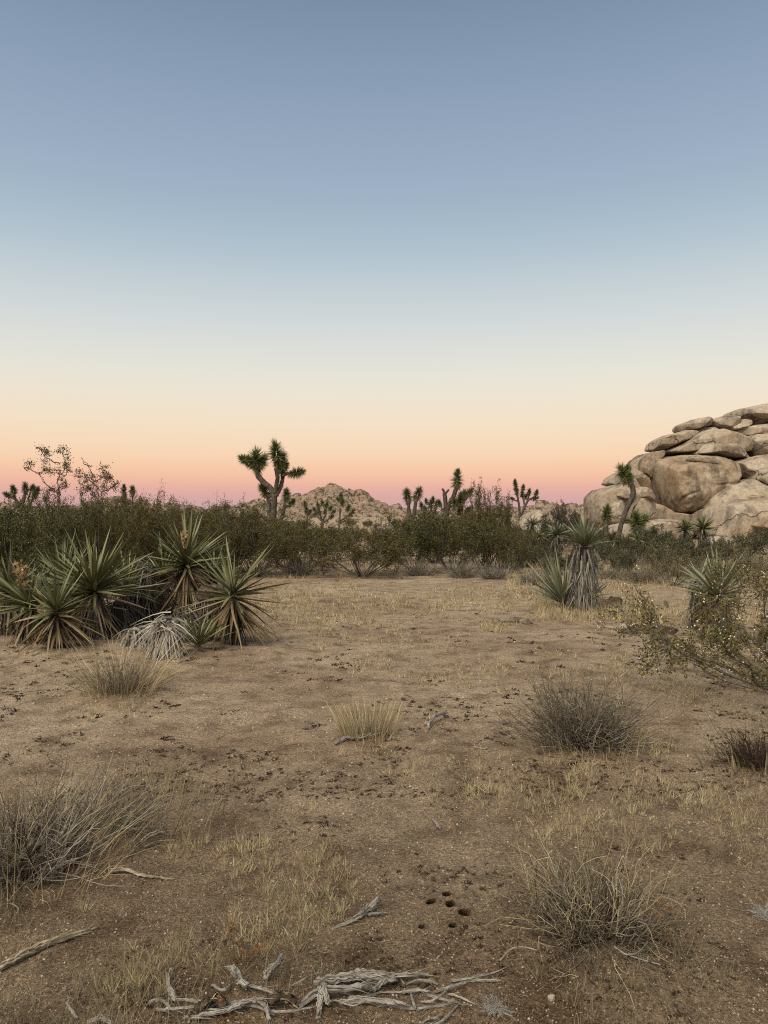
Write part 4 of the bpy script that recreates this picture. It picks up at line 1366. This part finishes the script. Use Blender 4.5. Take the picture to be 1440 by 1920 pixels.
joshua(75, [([(604, 985), (604, 975)], 7, 6, 0), ([(604, 978), (595, 968), (590, 958)], 4, 3, .6), ([(604, 978), (600, 962), (598, 952)], 4, 3, -.5), ([(604, 978), (610, 965), (612, 952)], 4, 3, .5), ([(604, 980), (618, 972), (624, 962)], 4, 3, -.4)],
       [(590, 957, 6, -.6, .8, .6), (597, 948, 6, -.3, 1, -.5), (604, 944, 6, 0, 1), (612, 947, 6, .3, 1, .5), (619, 954, 6, .5, .9, 0), (625, 961, 6, .7, .7, -.4), (598, 960, 5, -.3, .8, .3), (609, 960, 5, .2, 1, -.3), (621, 969, 5, .7, .4, .2)],
       'round crowned many headed joshua tree in front of the rocky hill', 'joshua_far', .06, 90, 12)
joshua(62, [([(577, 1000), (576, 975), (575, 963)], 4, 3, 0), ([(577, 975), (584, 970), (589, 966)], 3, 2, .3)], [(572, 946, 6, -.2, 1), (575, 957, 6, .1, 1), (580, 960, 5, .5, .7, .3), (590, 964, 5, .6, .8, .3)], 'slim pale joshua tree at the left foot of the rocky hill', 'joshua_far', .05, 90, 20)
joshua(60, [([(636, 990), (637, 970), (638, 952)], 5, 4, 0), ([(637, 982), (645, 971), (655, 966)], 4, 3, .4)], [(639, 932, 7, .1, 1), (642, 943, 6, .3, 1), (634, 937, 4, -.5, .9), (652, 953, 6, .4, .9, .4), (659, 962, 7, .6, .8, .4)], 'pale green two stemmed joshua tree before the hill summit', 'joshua_far', .05, 110, 15)
joshua(40, [([(771, 985), (771, 972)], 11, 10, 0), ([(770, 976), (767, 960), (766, 940)], 8, 7, .2), ([(773, 976), (777, 960), (779, 940)], 8, 7, -.1)], [(764, 929, 11, -.15, 1, .2), (783, 927, 11, .4, 1, -.1)], 'joshua tree with two matching upright heads', 'joshua_far', n=240, dead=70)
joshua(46, [([(797, 990), (798, 972), (800, 962)], 6, 5, 0), ([(799, 970), (808, 958), (809, 950)], 4, 4, .3), ([(800, 972), (814, 960), (818, 948)], 4, 4, -.2)], [(791, 949, 7, -.4, .9), (797, 957, 7, -.2, .8, -.3), (800, 940, 5, -.2, 1, .4), (808, 946, 8, .1, 1, .3), (812, 938, 6, .1, 1, .3), (819, 944, 7, .4, .9, -.2)], 'bushy joshua tree between the twin headed and the broken ones', 'joshua_far', .04, 130, 15)
joshua(36, [([(835, 985), (836, 955), (835, 938), (833, 922)], 12, 8, 0), ([(833, 924), (831, 919), (829, 916)], 5, 4, 0), ([(834, 927), (838, 922), (842, 918)], 5, 4, .1), ([(838, 965), (842, 945), (850, 930), (855, 912)], 9, 9, -.3), ([(843, 950), (855, 948), (866, 944), (876, 930)], 6, 6, -.2), ([(866, 985), (866, 965), (868, 945)], 7, 6, .3), ([(836, 960), (828, 952), (826, 946)], 4, 3, .2)],
       [(856, 900, 13, .05, 1, -.3, 1.3), (857, 886, 5, .2, 1, -.3), (862, 937, 11, .2, .9, -.2), (868, 930, 10, .4, .8, .1), (879, 924, 9, .8, .7, -.1), (862, 958, 7, 0, 1, .3), (825, 944, 5, -.4, .9, .2), (852, 945, 9, -.1, .8, -.3), (881, 955, 7, .6, .6, .3)],
       'joshua tree with snapped bare trunk and single shaggy spike head', 'joshua_far', n=210, dead=80)
joshua(48, [([(974, 985), (974, 955), (971, 935), (967, 915)], 6, 4, 0), ([(972, 940), (966, 938), (962, 935)], 3, 3, .2), ([(975, 970), (984, 950), (990, 938), (998, 934), (1003, 930)], 5, 4, -.2), ([(984, 950), (982, 936), (982, 925)], 4, 4, .2), ([(989, 940), (991, 932), (992, 926)], 3, 3, 0)],
       [(966, 905, 5.5, -.1, 1), (967, 914, 5.5, .1, 1), (969, 923, 5.5, .2, 1), (962, 935, 4, -.8, .5, .2), (982, 915, 5.5, 0, 1, .2), (981, 927, 6, -.1, 1, .2), (992, 923, 6, .2, 1), (1004, 925, 5.5, .4, 1, -.2), (1002, 935, 5.5, .7, .3, -.2), (986, 932, 5, .2, 1)],
       'small many branched joshua tree standing clear beside the outcrop', 'joshua_far', .045, 110, 12)
joshua(38, [([(46, 985), (46, 962), (40, 950), (31, 938)], 6, 5, 0), ([(32, 940), (22, 933), (13, 929)], 4, 4, .2), ([(31, 940), (28, 932), (27, 926)], 5, 5, -.1), ([(41, 951), (43, 935), (44, 922)], 6, 6, .2), ([(47, 966), (55, 950), (52, 935), (56, 922)], 5, 4, .1), ([(54, 948), (62, 938), (69, 928)], 4, 4, -.2), ([(52, 955), (62, 951), (70, 952)], 4, 3, .2)],
       [(11, 928, 7, -.8, .4, .2), (27, 920, 8, -.1, 1, -.1), (44, 915, 9, 0, 1, .2), (59, 916, 7, .4, 1, .1), (72, 922, 8, .5, .9, -.2), (68, 930, 7, .3, .7, -.2)], 'candelabra shaped joshua tree at the left end of the thicket', 'joshua_far', .04, 150, 14)
joshua(42, [([(237, 985), (236, 955), (234, 935)], 4, 3, 0)], [(233, 914, 5, 0, 1), (232, 922, 6, 0, 1), (234, 931, 6, 0, 1)], 'thin joshua tree with one column shaped head above the left thicket', 'joshua_far', .04, 110, 20)
joshua(42.5, [([(249, 985), (249, 950), (248, 928)], 4, 3.5, 0)], [(248, 920, 7.5, 0, 1)], 'thin joshua tree with one round head above the left thicket', 'joshua_far', .04, 150, 20)
joshua(34, [([(1155, 1030), (1160, 1005), (1166, 980), (1177, 950), (1186, 930), (1187, 918), (1182, 902)], 9.5, 11, 0)], [(1168, 888, 15, -.45, 1), (1180, 897, 10, -.2, 1), (1176, 882, 9, .2, 1)], 'leaning joshua tree with thick bare trunk before the outcrop', n=240, dead=110)
joshua(34.5, [([(1134, 1030), (1136, 1005), (1137, 985)], 8, 9, 0)], [(1138, 965, 13, .05, 1, 0, 1.3)], 'short upright joshua tree with one green head and tan collar', n=330, dead=140)
joshua(33, [([(1193, 1025), (1193, 1005), (1194, 990)], 10, 9, 0)], [(1193, 979, 17, -.1, 1), (1208, 979, 14, .6, .8, .4)], 'squat joshua tree with two spreading rosettes at the outcrop foot', n=260, dead=70, W=.035)
joshua(31, [([(1225, 1030), (1225, 1012)], 6, 6, 0)], [(1225, 1000, 9, 0, 1)], 'tiny round joshua seedling in the brush', n=240, dead=20)

# ------------------------------------------------------------------ dead wood
def wood(paths, label, mk='wood', fib=40, name='dead_branch', cat='dead wood'):
    """paths: list of (ground pixel points with height in metres, start radius, end radius)"""
    allp = []
    for pts, r0, r1 in paths:
        r0, r1 = r0 * .98, r1 * .98
        q = []
        for (px, py, h) in pts:
            h = h * .6
            y = (H_EYE - h - .0) / ((py - HORIZON) * K)
            x = (px - 720) * K * y
            q.append([x, y, gh(x, y) + h])
        allp.append((np.array(q), r0, r1))
    base = allp[0][0][0].copy()
    base[2] = gh(base[0], base[1])
    e = empty(name, base, label, cat)
    for q, r0, r1 in allp:
        n = 7 * len(q)
        c = smooth_path(q, n)
        rad = np.linspace(r0, r1, n)
        c = c + rng.normal(size=(n, 3)) * (rad * .14)[:, None]
        c[:, 2] += rad * .5
        ph = rng.uniform(0, 6, 3)
        g = Geo()
        for _ in range(6 if mk != 'crust' else 0):
            a0, tw, o0 = rng.uniform(0, 6.28), rng.uniform(-3, 3), rng.uniform(.5, 1.0)
            aa = a0 + tw * np.linspace(0, 1, n)
            sl_ = slice(int(rng.integers(0, max(1, n // 3))), n - int(rng.integers(0, max(1, n // 3))))
            cs = c + np.stack([np.cos(aa) * .6, np.cos(aa) * .5, np.abs(np.sin(aa)) * .8], 1) * (rad * o0)[:, None] + np.cumsum(rng.normal(size=(n, 3)), 0) * (rad * .07)[:, None]
            tube(g, cs[sl_], (rad * rng.uniform(.14, .34))[sl_], 5)
        rad = rad * .74
        tube(g, c, rad, 16, ridge=lambda t, th: .78 + .17 * np.sin(3 * th + 5 * t + ph[0]) + .13 * np.sin(8 * th + 9 * t + ph[1]) + .08 * np.sin(13 * th - 4 * t + ph[2]))
        link('limb', g.mesh('limb', M[mk], False, origin=base), e)
        if fib:
            g = Geo()
            k = rng.integers(0, n - 3, fib)
            d = c[np.minimum(k + 3, n - 1)] - c[k]
            L = np.linalg.norm(q[-1] - q[0]) * rng.uniform(.12, .4, fib)
            p = c[k] + nrm(rng.normal(size=(fib, 3)) + [0, 0, .6]) * (rad[k] * .85)[:, None]
            blades(g, p, nrm(d) + rng.normal(size=(fib, 3)) * .14, L, rad[k] * rng.uniform(.15, .55, fib), rng.uniform(-.1, .15, fib), None, 3, prof=.7)
            tag(link('splinters', g.mesh('splinters', M['fibre' if mk == 'wood' else 'straw_dull'], origin=base), e), kind='stuff')
    return e


wood([([(622, 1741, .0), (655, 1731, .01), (685, 1716, .02), (711, 1688, .05)], .006, .017), ([(690, 1718, .01), (708, 1716, .02), (726, 1716, .01)], .008, .005)], 'split grey stick with raised pale end beside dry grass')
wood([([(590, 1856, .01), (640, 1846, .03), (690, 1842, .04), (742, 1842, .02)], .016, .02), ([(560, 1898, .01), (600, 1875, .03), (670, 1866, .03), (700, 1860, .02)], .016, .012)], 'thick shredded grey log lying in the wood pile', fib=90, name='dead_log')
wood([([(700, 1866, .01), (735, 1838, .03), (770, 1836, .03), (805, 1837, .01)], .012, .006)], 'pale forked branch end curving off the shredded log', fib=60)
wood([([(640, 1892, .01), (700, 1888, .015), (770, 1893, .01), (850, 1893, .005)], .008, .004)], 'long thin grey stick at the front of the wood pile', fib=40)
wood([([(835, 1874, .01), (862, 1882, .01), (892, 1898, .005)], .005, .003)], 'short thin grey twig at the end of the wood pile', fib=20)
wood([([(755, 1868, .01), (780, 1862, .02), (805, 1866, .01)], .008, .005)], 'short curved grey branch across the pile', fib=40)
wood([([(596, 1918, 0), (602, 1885, .03), (606, 1861, .07), (612, 1888, .03), (618, 1896, .01)], .013, .009)], 'bent pale splintered stub sticking up from the pile', fib=50)
wood([([(345, 1918, .01), (385, 1908, .02), (430, 1900, .03), (460, 1888, .05), (480, 1885, .055), (497, 1893, .04), (505, 1918, .01)], .011, .009)], 'smooth pale branch arching over the wood pile', fib=14)
wood([([(460, 1862, .03), (448, 1845, .05), (438, 1828, .07), (428, 1820, .08)], .016, .01)], 'upright grey splintered root end left of centre in the pile', fib=60)
wood([([(530, 1790, .11), (522, 1812, .08), (508, 1824, .05), (495, 1845, .01)], .009, .012)], 'curled grey branch rising out of tall straw', fib=50)
wood([([(322, 1818, .07), (316, 1838, .06), (322, 1862, .04), (331, 1882, .01)], .007, .01)], 'thin twisted grey branch at the left of the wood pile', fib=30)
wood([([(126, 1870, .04), (134, 1884, .04), (146, 1898, .01)], .005, .007)], 'little hooked twig in the straw', fib=14)
wood([([(165, 1912, .01), (190, 1906, .02), (212, 1914, .01)], .013, .008)], 'frayed grey bark strip at the pile edge', fib=90)
wood([([(280, 1885, .02), (300, 1880, .03), (320, 1892, .01)], .008, .006)], 'frayed root tangle beside the twisted branch', fib=60)
wood([([(375, 1904, .02), (400, 1880, .05), (425, 1893, .03)], .028, .022)], 'dark knobbly stump in the middle of the pile', mk='crust', fib=40, name='dead_stump')
wood([([(500, 1890, .02), (530, 1880, .05), (560, 1893, .02)], .026, .02)], 'dark rotten stump beside the arching branch', mk='crust', fib=50, name='dead_stump')
wood([([(0, 1814, .015), (45, 1790, .02), (92, 1774, .015), (140, 1757, .01), (184, 1739, .0)], .019, .005)], 'long tapering pale log lying on reddish soil', mk='wood_tan', fib=60, name='dead_log')
wood([([(208, 1640, .02), (232, 1638, .02), (272, 1647, .01), (327, 1654, .005)], .015, .005), ([(206, 1645, .01), (205, 1620, .05), (212, 1608, .06)], .006, .003)], 'short tan stick with a twig stub on bare soil', mk='wood_tan', fib=30)
wood([([(306, 1560, .05), (280, 1572, .05), (258, 1590, .03), (238, 1612, .01)], .016, .006), ([(331, 1568, .02), (300, 1577, .02), (271, 1590, .02)], .004, .007)], 'tan split stick propped up at one end', mk='wood_tan', fib=40)
wood([([(85, 1592, .03), (120, 1564, .10), (156, 1543, .13), (202, 1532, .12), (245, 1528, .1)], .010, .004)], 'silvery branch sweeping out of the wide dead bush', fib=10)
wood([([(150, 1562, .03), (208, 1553, .05), (265, 1561, .02)], .005, .003), ([(240, 1558, .02), (290, 1545, .05), (318, 1520, .1)], .004, .002)], 'thin pale twig forking over bare soil', fib=6)
wood([([(66, 1632, .01), (120, 1625, .02), (185, 1630, .01)], .008, .004)], 'grey stick under the wide dead bush', fib=20)
wood([([(0, 1711, .02), (20, 1704, .03), (36, 1712, .04), (33, 1720, .03)], .003, .002)], 'wiry curled stem on the reddish soil', fib=3, mk='wood_tan')
wood([([(629, 1400, .01), (647, 1390, .03), (672, 1391, .02), (694, 1388, .03), (713, 1378, .04), (730, 1383, .02)], .014, .012), ([(640, 1392, .02), (652, 1387, .04), (658, 1390, .02)], .01, .006)], 'curved grey branch lying under the small grass bunch', fib=50)
wood([([(803, 1370, .01), (806, 1357, .05), (817, 1345, .07), (836, 1338, .06)], .014, .02)], 'short frayed grey wood stub in open sand', fib=70, name='dead_stump')
wood([([(885, 1405, .0), (905, 1409, .01), (915, 1407, .01)], .006, .006)], 'tiny grey stick on the sand', fib=10)
wood([([(810, 1533, .02), (820, 1545, .03), (826, 1552, .01)], .008, .006)], 'small grey woody tuft by straw clumps', fib=40)
wood([([(938, 1826, .01), (958, 1806, .03), (985, 1808, .03), (1008, 1818, .02)], .004, .003), ([(1008, 1818, .02), (1010, 1790, .08)], .003, .002)], 'knobbly straw coloured twig curling beside the low dead bush', mk='wood_tan', fib=20)
wood([([(1092, 1730, .10), (1125, 1736, .10), (1162, 1732, .11)], .003, .002), ([(1215, 1804, .07), (1195, 1830, .03), (1172, 1836, .01)], .003, .003)], 'white curved twig caught in the low dead bush', fib=2)
wood([([(1012, 1384, .05), (1055, 1386, .1), (1090, 1392, .06)], .006, .004)], 'pale stick poking from the grey brown bush', fib=8)

# loose shreds and roots of the same pile
pl_rng = np.random.default_rng(77)
for k in range(26):
    cx, cy = pl_rng.uniform(330, 900), pl_rng.uniform(1838, 1918)
    an = pl_rng.normal() * .5
    ln = pl_rng.uniform(18, 62)
    dx, dy = math.cos(an) * ln, math.sin(an) * ln * .45
    bow = pl_rng.normal() * 8
    r_ = pl_rng.uniform(.003, .009)
    wood([([(cx - dx, cy - dy, .004), (cx - dx * .3, cy - dy * .3 + bow, pl_rng.uniform(.01, .045)), (cx + dx * .4, cy + dy * .4 + bow, pl_rng.uniform(.01, .04)), (cx + dx, cy + dy, .004)], r_, r_ * .6)],
         'loose shred of weathered grey wood in the pile', fib=34, name='wood_shred')['group'] = 'shreds of the weathered wood pile'

# ------------------------------------------------------------------ stones and soil mounds
def stone(px, py, sxyz, mk, label, seed, name='stone', cat='stone', rough=.7):
    b = G(px, py)
    th = np.linspace(0, 2 * np.pi, 30, endpoint=False)
    ph = np.linspace(0, np.pi, 16)
    A, B_ = np.meshgrid(th, ph)
    q = np.stack([np.cos(A) * np.sin(B_), np.sin(A) * np.sin(B_), np.cos(B_)], -1).reshape(-1, 3)
    q = q * (1 + rough * fbm(q * 1.6 + seed, 4, seed, .6))[:, None]
    i = np.arange(15)[:, None] * 30
    j = np.arange(30)[None, :]
    Q = np.stack([i + j, i + 30 + j, i + 30 + (j + 1) % 30, i + (j + 1) % 30], -1).reshape(-1, 4)
    o = link(name, Geo().add(q * np.array(sxyz) + [0, 0, sxyz[2] * .45], Q).mesh(name, M[mk], True))
    o.location = b
    tag(o, label, cat)


stone(1130, 1143, (.13, .12, .10), 'stone', 'brown rough stone at the right of the grey skirted trunk', 1)
stone(1148, 1140, (.17, .13, .13), 'soil', 'dark rotten lump beside the brown rough stone', 2, 'dead_stump', 'dead wood', .5)
stone(1184, 1148, (.16, .12, .08), 'stone', 'dark grey stone with pale top near the soil mound', 3)
stone(1240, 1140, (.12, .12, .1), 'stone', 'small dark stone under the sprawling creosote tips', 7)
stone(962, 1163, (.22, .14, .05), 'stone', 'flat grey stone half sunk left of the yuccas', 4)
stone(985, 1166, (.1, .1, .05), 'stone', 'small flat stone next to the half sunk one', 5)
mb = G(1212, 1182)
mo = empty('soil_mound', mb, 'low dark mound of soil and litter on the sand', 'mound')
A_, B_ = np.meshgrid(np.linspace(0, 2 * np.pi, 48, endpoint=False), np.linspace(0, 1, 16))
q_ = np.stack([np.cos(A_) * B_ * .5, np.sin(A_) * B_ * .32, 0 * A_], -1).reshape(-1, 3)
q_[:, :2] *= (1 + .3 * fbm(np.stack([np.cos(A_).ravel() * 1.5, np.sin(A_).ravel() * 1.5, 0 * A_.ravel()], 1), 3, 4))[:, None]
q_[:, 2] = (1 - B_.ravel() ** 2) * .11 * (1 + 1.1 * fbm(q_ * 7, 4, 6, .7)) - .015
i_ = np.arange(15)[:, None] * 48
j_ = np.arange(48)[None, :]
link('soil', Geo().add(q_, np.stack([i_ + j_, i_ + 48 + j_, i_ + 48 + (j_ + 1) % 48, i_ + (j_ + 1) % 48], -1).reshape(-1, 4)).mesh('soil', M['soil']), mo)
g = Geo()
k_ = rng.integers(0, 15 * 48, 900)
blades(g, q_[k_], rng.normal(size=(900, 3)) * [1, 1, .5] + [0, 0, .4], rng.uniform(.03, .1, 900), rng.uniform(.004, .012, 900), .3, None, 2)
tag(link('litter', g.mesh('litter', M['litter']), mo), kind='stuff')
stone(1168, 1180, (.06, .05, .05), 'rock_pale', 'little whitish stone at the tip of the dark mound', 8)
stone(815, 1395, (.014, .012, .012), 'rock_pale', 'tiny white pebble near the frayed stub', 9)
stone(1033, 1902, (.011, .01, .009), 'rock_pale', 'white pebble at the foot of the low dead bush', 10)

# ------------------------------------------------------------------ ground cover
def scatter(n, py0, py1, pw=1.0, x0=-350, x1=1790):
    py = py0 + (py1 - py0) * rng.uniform(0, 1, n) ** pw
    px = rng.uniform(x0, x1, n)
    Y = H_EYE / ((py - HORIZON) * K)
    X = (px - 720) * K * Y
    keep = np.ones(n, bool)
    for (hx, hy, hr) in HOLES:
        cx, cy = px2xy(hx, hy)
        keep &= np.hypot(X - cx, Y - cy - .03) > hr * 2.0 + .01
    return X[keep], Y[keep], px[keep], py[keep]


def on(x, y):
    return np.stack([x, y, gh_arr(x, y)], 1)


# grit
x, y, px, py = scatter(42000, 1130, 1990, .8)
c = on(x, y)
g = Geo()
N = len(c)
OV = np.array([[1, 0, 0], [-1, 0, 0], [0, 1, 0], [0, -1, 0], [0, 0, 1], [0, 0, -1.0]])
OT = np.array([[0, 2, 4], [2, 1, 4], [1, 3, 4], [3, 0, 4], [2, 0, 5], [1, 2, 5], [3, 1, 5], [0, 3, 5]])
s = (.0016 + .0060 * rng.uniform(0, 1, N) ** 4) * np.clip(y / 3.2, .8, 2.6)
A = rng.uniform(0, 6.28, N)
rot = np.stack([np.stack([np.cos(A), -np.sin(A), 0 * A], -1), np.stack([np.sin(A), np.cos(A), 0 * A], -1), np.tile([0, 0, .7], (N, 1))], 1)
V = np.einsum('nij,kj->nki', rot, OV) * (1 + rng.uniform(-.35, .35, (N, 6, 3))) * s[:, None, None] + c[:, None, :] + [0, 0, .001]
g.add(V.reshape(-1, 3), None, (np.arange(N) * 6)[:, None, None] + OT[None])
tag(link('gravel', g.mesh('gravel', M['pebble'])), 'loose coarse grit scattered over the sand', 'gravel', kind='stuff')

# dark litter clumps
def litter(n, py0, py1, pw, thr, size, blades_per, seed, name, label):
    x, y, px, py = scatter(n, py0, py1, pw)
    m = .16 * fbm(np.stack([x * .55, y * .55, 0 * x], 1), 3, seed) + .3 * fbm(np.stack([x * 2.6, y * 2.6, 0 * x], 1), 2, seed + 2)
    k = m > thr
    x, y = x[k], y[k]
    c = on(x, y)
    n = len(c)
    sz = size * rng.uniform(.4, 1.5, n) * np.clip(y / 6, .45, 1.5)
    b = blades_per
    ci = np.repeat(np.arange(n), b)
    off = rng.normal(size=(n * b, 3)) * [1, 1, .0] * (sz[ci] * .36)[:, None] + np.array([0, 0, .003])
    d = rng.normal(size=(n * b, 3)) * [1, 1, .45] + [0, 0, .45]
    g = Geo()
    blades(g, c[ci] + off, d, sz[ci] * rng.uniform(.35, .95, n * b), sz[ci] * rng.uniform(.14, .34, n * b), rng.uniform(0, .5, n * b), None, 2, prof=.6)
    tag(link(name, g.mesh(name, M['litter'])), label, 'litter', kind='stuff')


litter(5200, 1150, 1500, .9, .05, .030, 10, 71, 'dead_weeds', 'small dark brown withered weeds dotted over the clearing')
litter(3200, 1460, 1980, 1.0, .06, .030, 12, 75, 'plant_litter', 'dark shreds of plant litter in the foreground')


def grass(n, py0, py1, pw, thr, h, W, per, seed, mk, name, label, segs=2, fsc=.5, spread=.35, boost=()):
    x, y, px, py = scatter(n, py0, py1, pw)
    m = fbm(np.stack([x * fsc, y * fsc, 0 * x], 1), 3, seed) + .7 * fbm(np.stack([x * 2.6, y * 2.6, 0 * x], 1), 2, seed + 2)
    for (bx, by, br, bv) in boost:
        cx, cy = px2xy(bx, by)
        m = m + bv * np.exp(-((x - cx) ** 2 + (y - cy) ** 2) / br ** 2)
    k = m > thr + rng.uniform(-.12, .12, len(m))
    x, y, m = x[k], y[k], m[k]
    c = on(x, y)
    n = len(c)
    ci = np.repeat(np.arange(n), per)
    hh = h * rng.uniform(.45, 1.3, n) * (1 + np.clip(m - thr, 0, .8) * .7)
    a = rng.uniform(0, 6.283, n * per)
    r = np.sqrt(rng.uniform(0, 1, n * per)) * hh[ci] * .2
    off = np.stack([np.cos(a) * r, np.sin(a) * r, 0 * a - .003], 1)
    d = np.stack([np.cos(a) * spread, np.sin(a) * spread, np.ones(n * per)], 1) + rng.normal(size=(n * per, 3)) * .28
    B = nrm(rng.normal(size=(n * per, 3)) + [0, 0, -.5])
    g = Geo()
    wy = np.clip(y[ci] / 4, .8, 4)
    blades(g, c[ci] + off, d, hh[ci] * rng.uniform(.4, 1.1, n * per), W * wy * rng.uniform(.6, 1.3, n * per), rng.uniform(0, .5, n * per), B, segs)
    tag(link(name, g.mesh(name, M[mk])), label, 'grass', kind='stuff')


FGB = [(560, 1790, .5, .35), (430, 1830, .5, .35), (650, 1650, .3, .3), (1300, 1500, .9, .6), (1080, 1470, .5, .5), (1380, 1560, .6, .5), (980, 1480, .25, .4), (360, 1590, .2, .4), (520, 1510, .25, .3), (760, 1560, .25, .35), (1300, 1860, .35, .4), (250, 1840, .4, .05), (380, 1790, .3, .1), (640, 1880, .2, .15), (800, 1870, .25, .2), (500, 1905, .3, -.2), (420, 1880, .2, -.2),
       (270, 1560, .35, -.5), (220, 1680, .4, -.5), (900, 1740, .35, -.4), (1330, 1700, .35, -.5), (800, 1600, .3, -.2), (620, 1470, .6, -.2), (130, 1380, 1.2, -.5)]
grass(5600, 1390, 1990, .9, .33, .07, .0023, 20, 81, 'straw', 'dry_grass', 'short straw coloured dry grass tufts in the foreground', 3, boost=FGB)
grass(2600, 1500, 1990, .9, .28, .10, .0019, 8, 85, 'straw_dull', 'wispy_grass', 'thin dull wisps of dead grass in the foreground', 3, boost=FGB)
grass(6500, 1180, 1430, .9, .24, .065, .003, 10, 91, 'straw', 'sparse_grass', 'sparse low straw tufts in the middle of the clearing', 2, boost=[(200, 1370, 2, -.4)])
grass(15000, 1072, 1205, .75, -.08, .075, .0032, 7, 95, 'straw', 'pale_grass', 'pale low grass carpet at the far side of the clearing', 2, fsc=.35)
grass(5000, 1020, 1085, .8, -.1, .16, .0035, 6, 97, 'straw_dull', 'far_grass', 'dull dry grass under and behind the bushes', 2, fsc=.2)

def strip(n, x0, x1, py0, py1, h, W, per, mk, name, label):
    x, y, px, py = scatter(n, py0, py1, 1.0, x0, x1)
    c = on(x, y)
    n = len(c)
    ci = np.repeat(np.arange(n), per)
    hh = h * rng.uniform(.35, 1.3, n)
    off = rng.normal(size=(n * per, 3)) * [1, 1, 0] * (hh[ci] * .2)[:, None]
    g = Geo()
    blades(g, c[ci] + off, rng.normal(size=(n * per, 3)) * .3 + [0, 0, 1], hh[ci] * rng.uniform(.4, 1.1, n * per), W * rng.uniform(.6, 1.3, n * per), rng.uniform(0, .5, n * per), nrm(rng.normal(size=(n * per, 3)) + [0, 0, -.5]), 2)
    tag(link(name, g.mesh(name, M[mk])), label, 'grass', kind='stuff')


strip(1500, 950, 1750, 1030, 1105, .22, .011, 9, 'straw', 'tall_dry_grass', 'taller dry grass among the shrubs below the outcrop')
strip(420, 1000, 1250, 1135, 1165, .2, .007, 12, 'straw', 'trunk_grass', 'dry grass around the foot of the grey skirted yucca')

# flat straw bits
x, y, px, py = scatter(8000, 1160, 1990, .85)
c = on(x, y) + [0, 0, .003]
g = Geo()
n = len(c)
d = rng.normal(size=(n, 3)) * [1, 1, .08]
blades(g, c, d, rng.uniform(.015, .07, n) * np.clip(y / 4, .8, 2), rng.uniform(.0012, .003, n) * np.clip(y / 3, .8, 3), rng.uniform(-.3, .3, n), nrm(rng.normal(size=(n, 3)) * [1, 1, .1]), 2, S=nrm(np.cross(d, [0, 0, 1.0]) + [0, 0, .2]))
tag(link('straw_litter', g.mesh('straw_litter', M['straw_dull'])), 'broken straw lying flat on the sand', 'litter', kind='stuff')
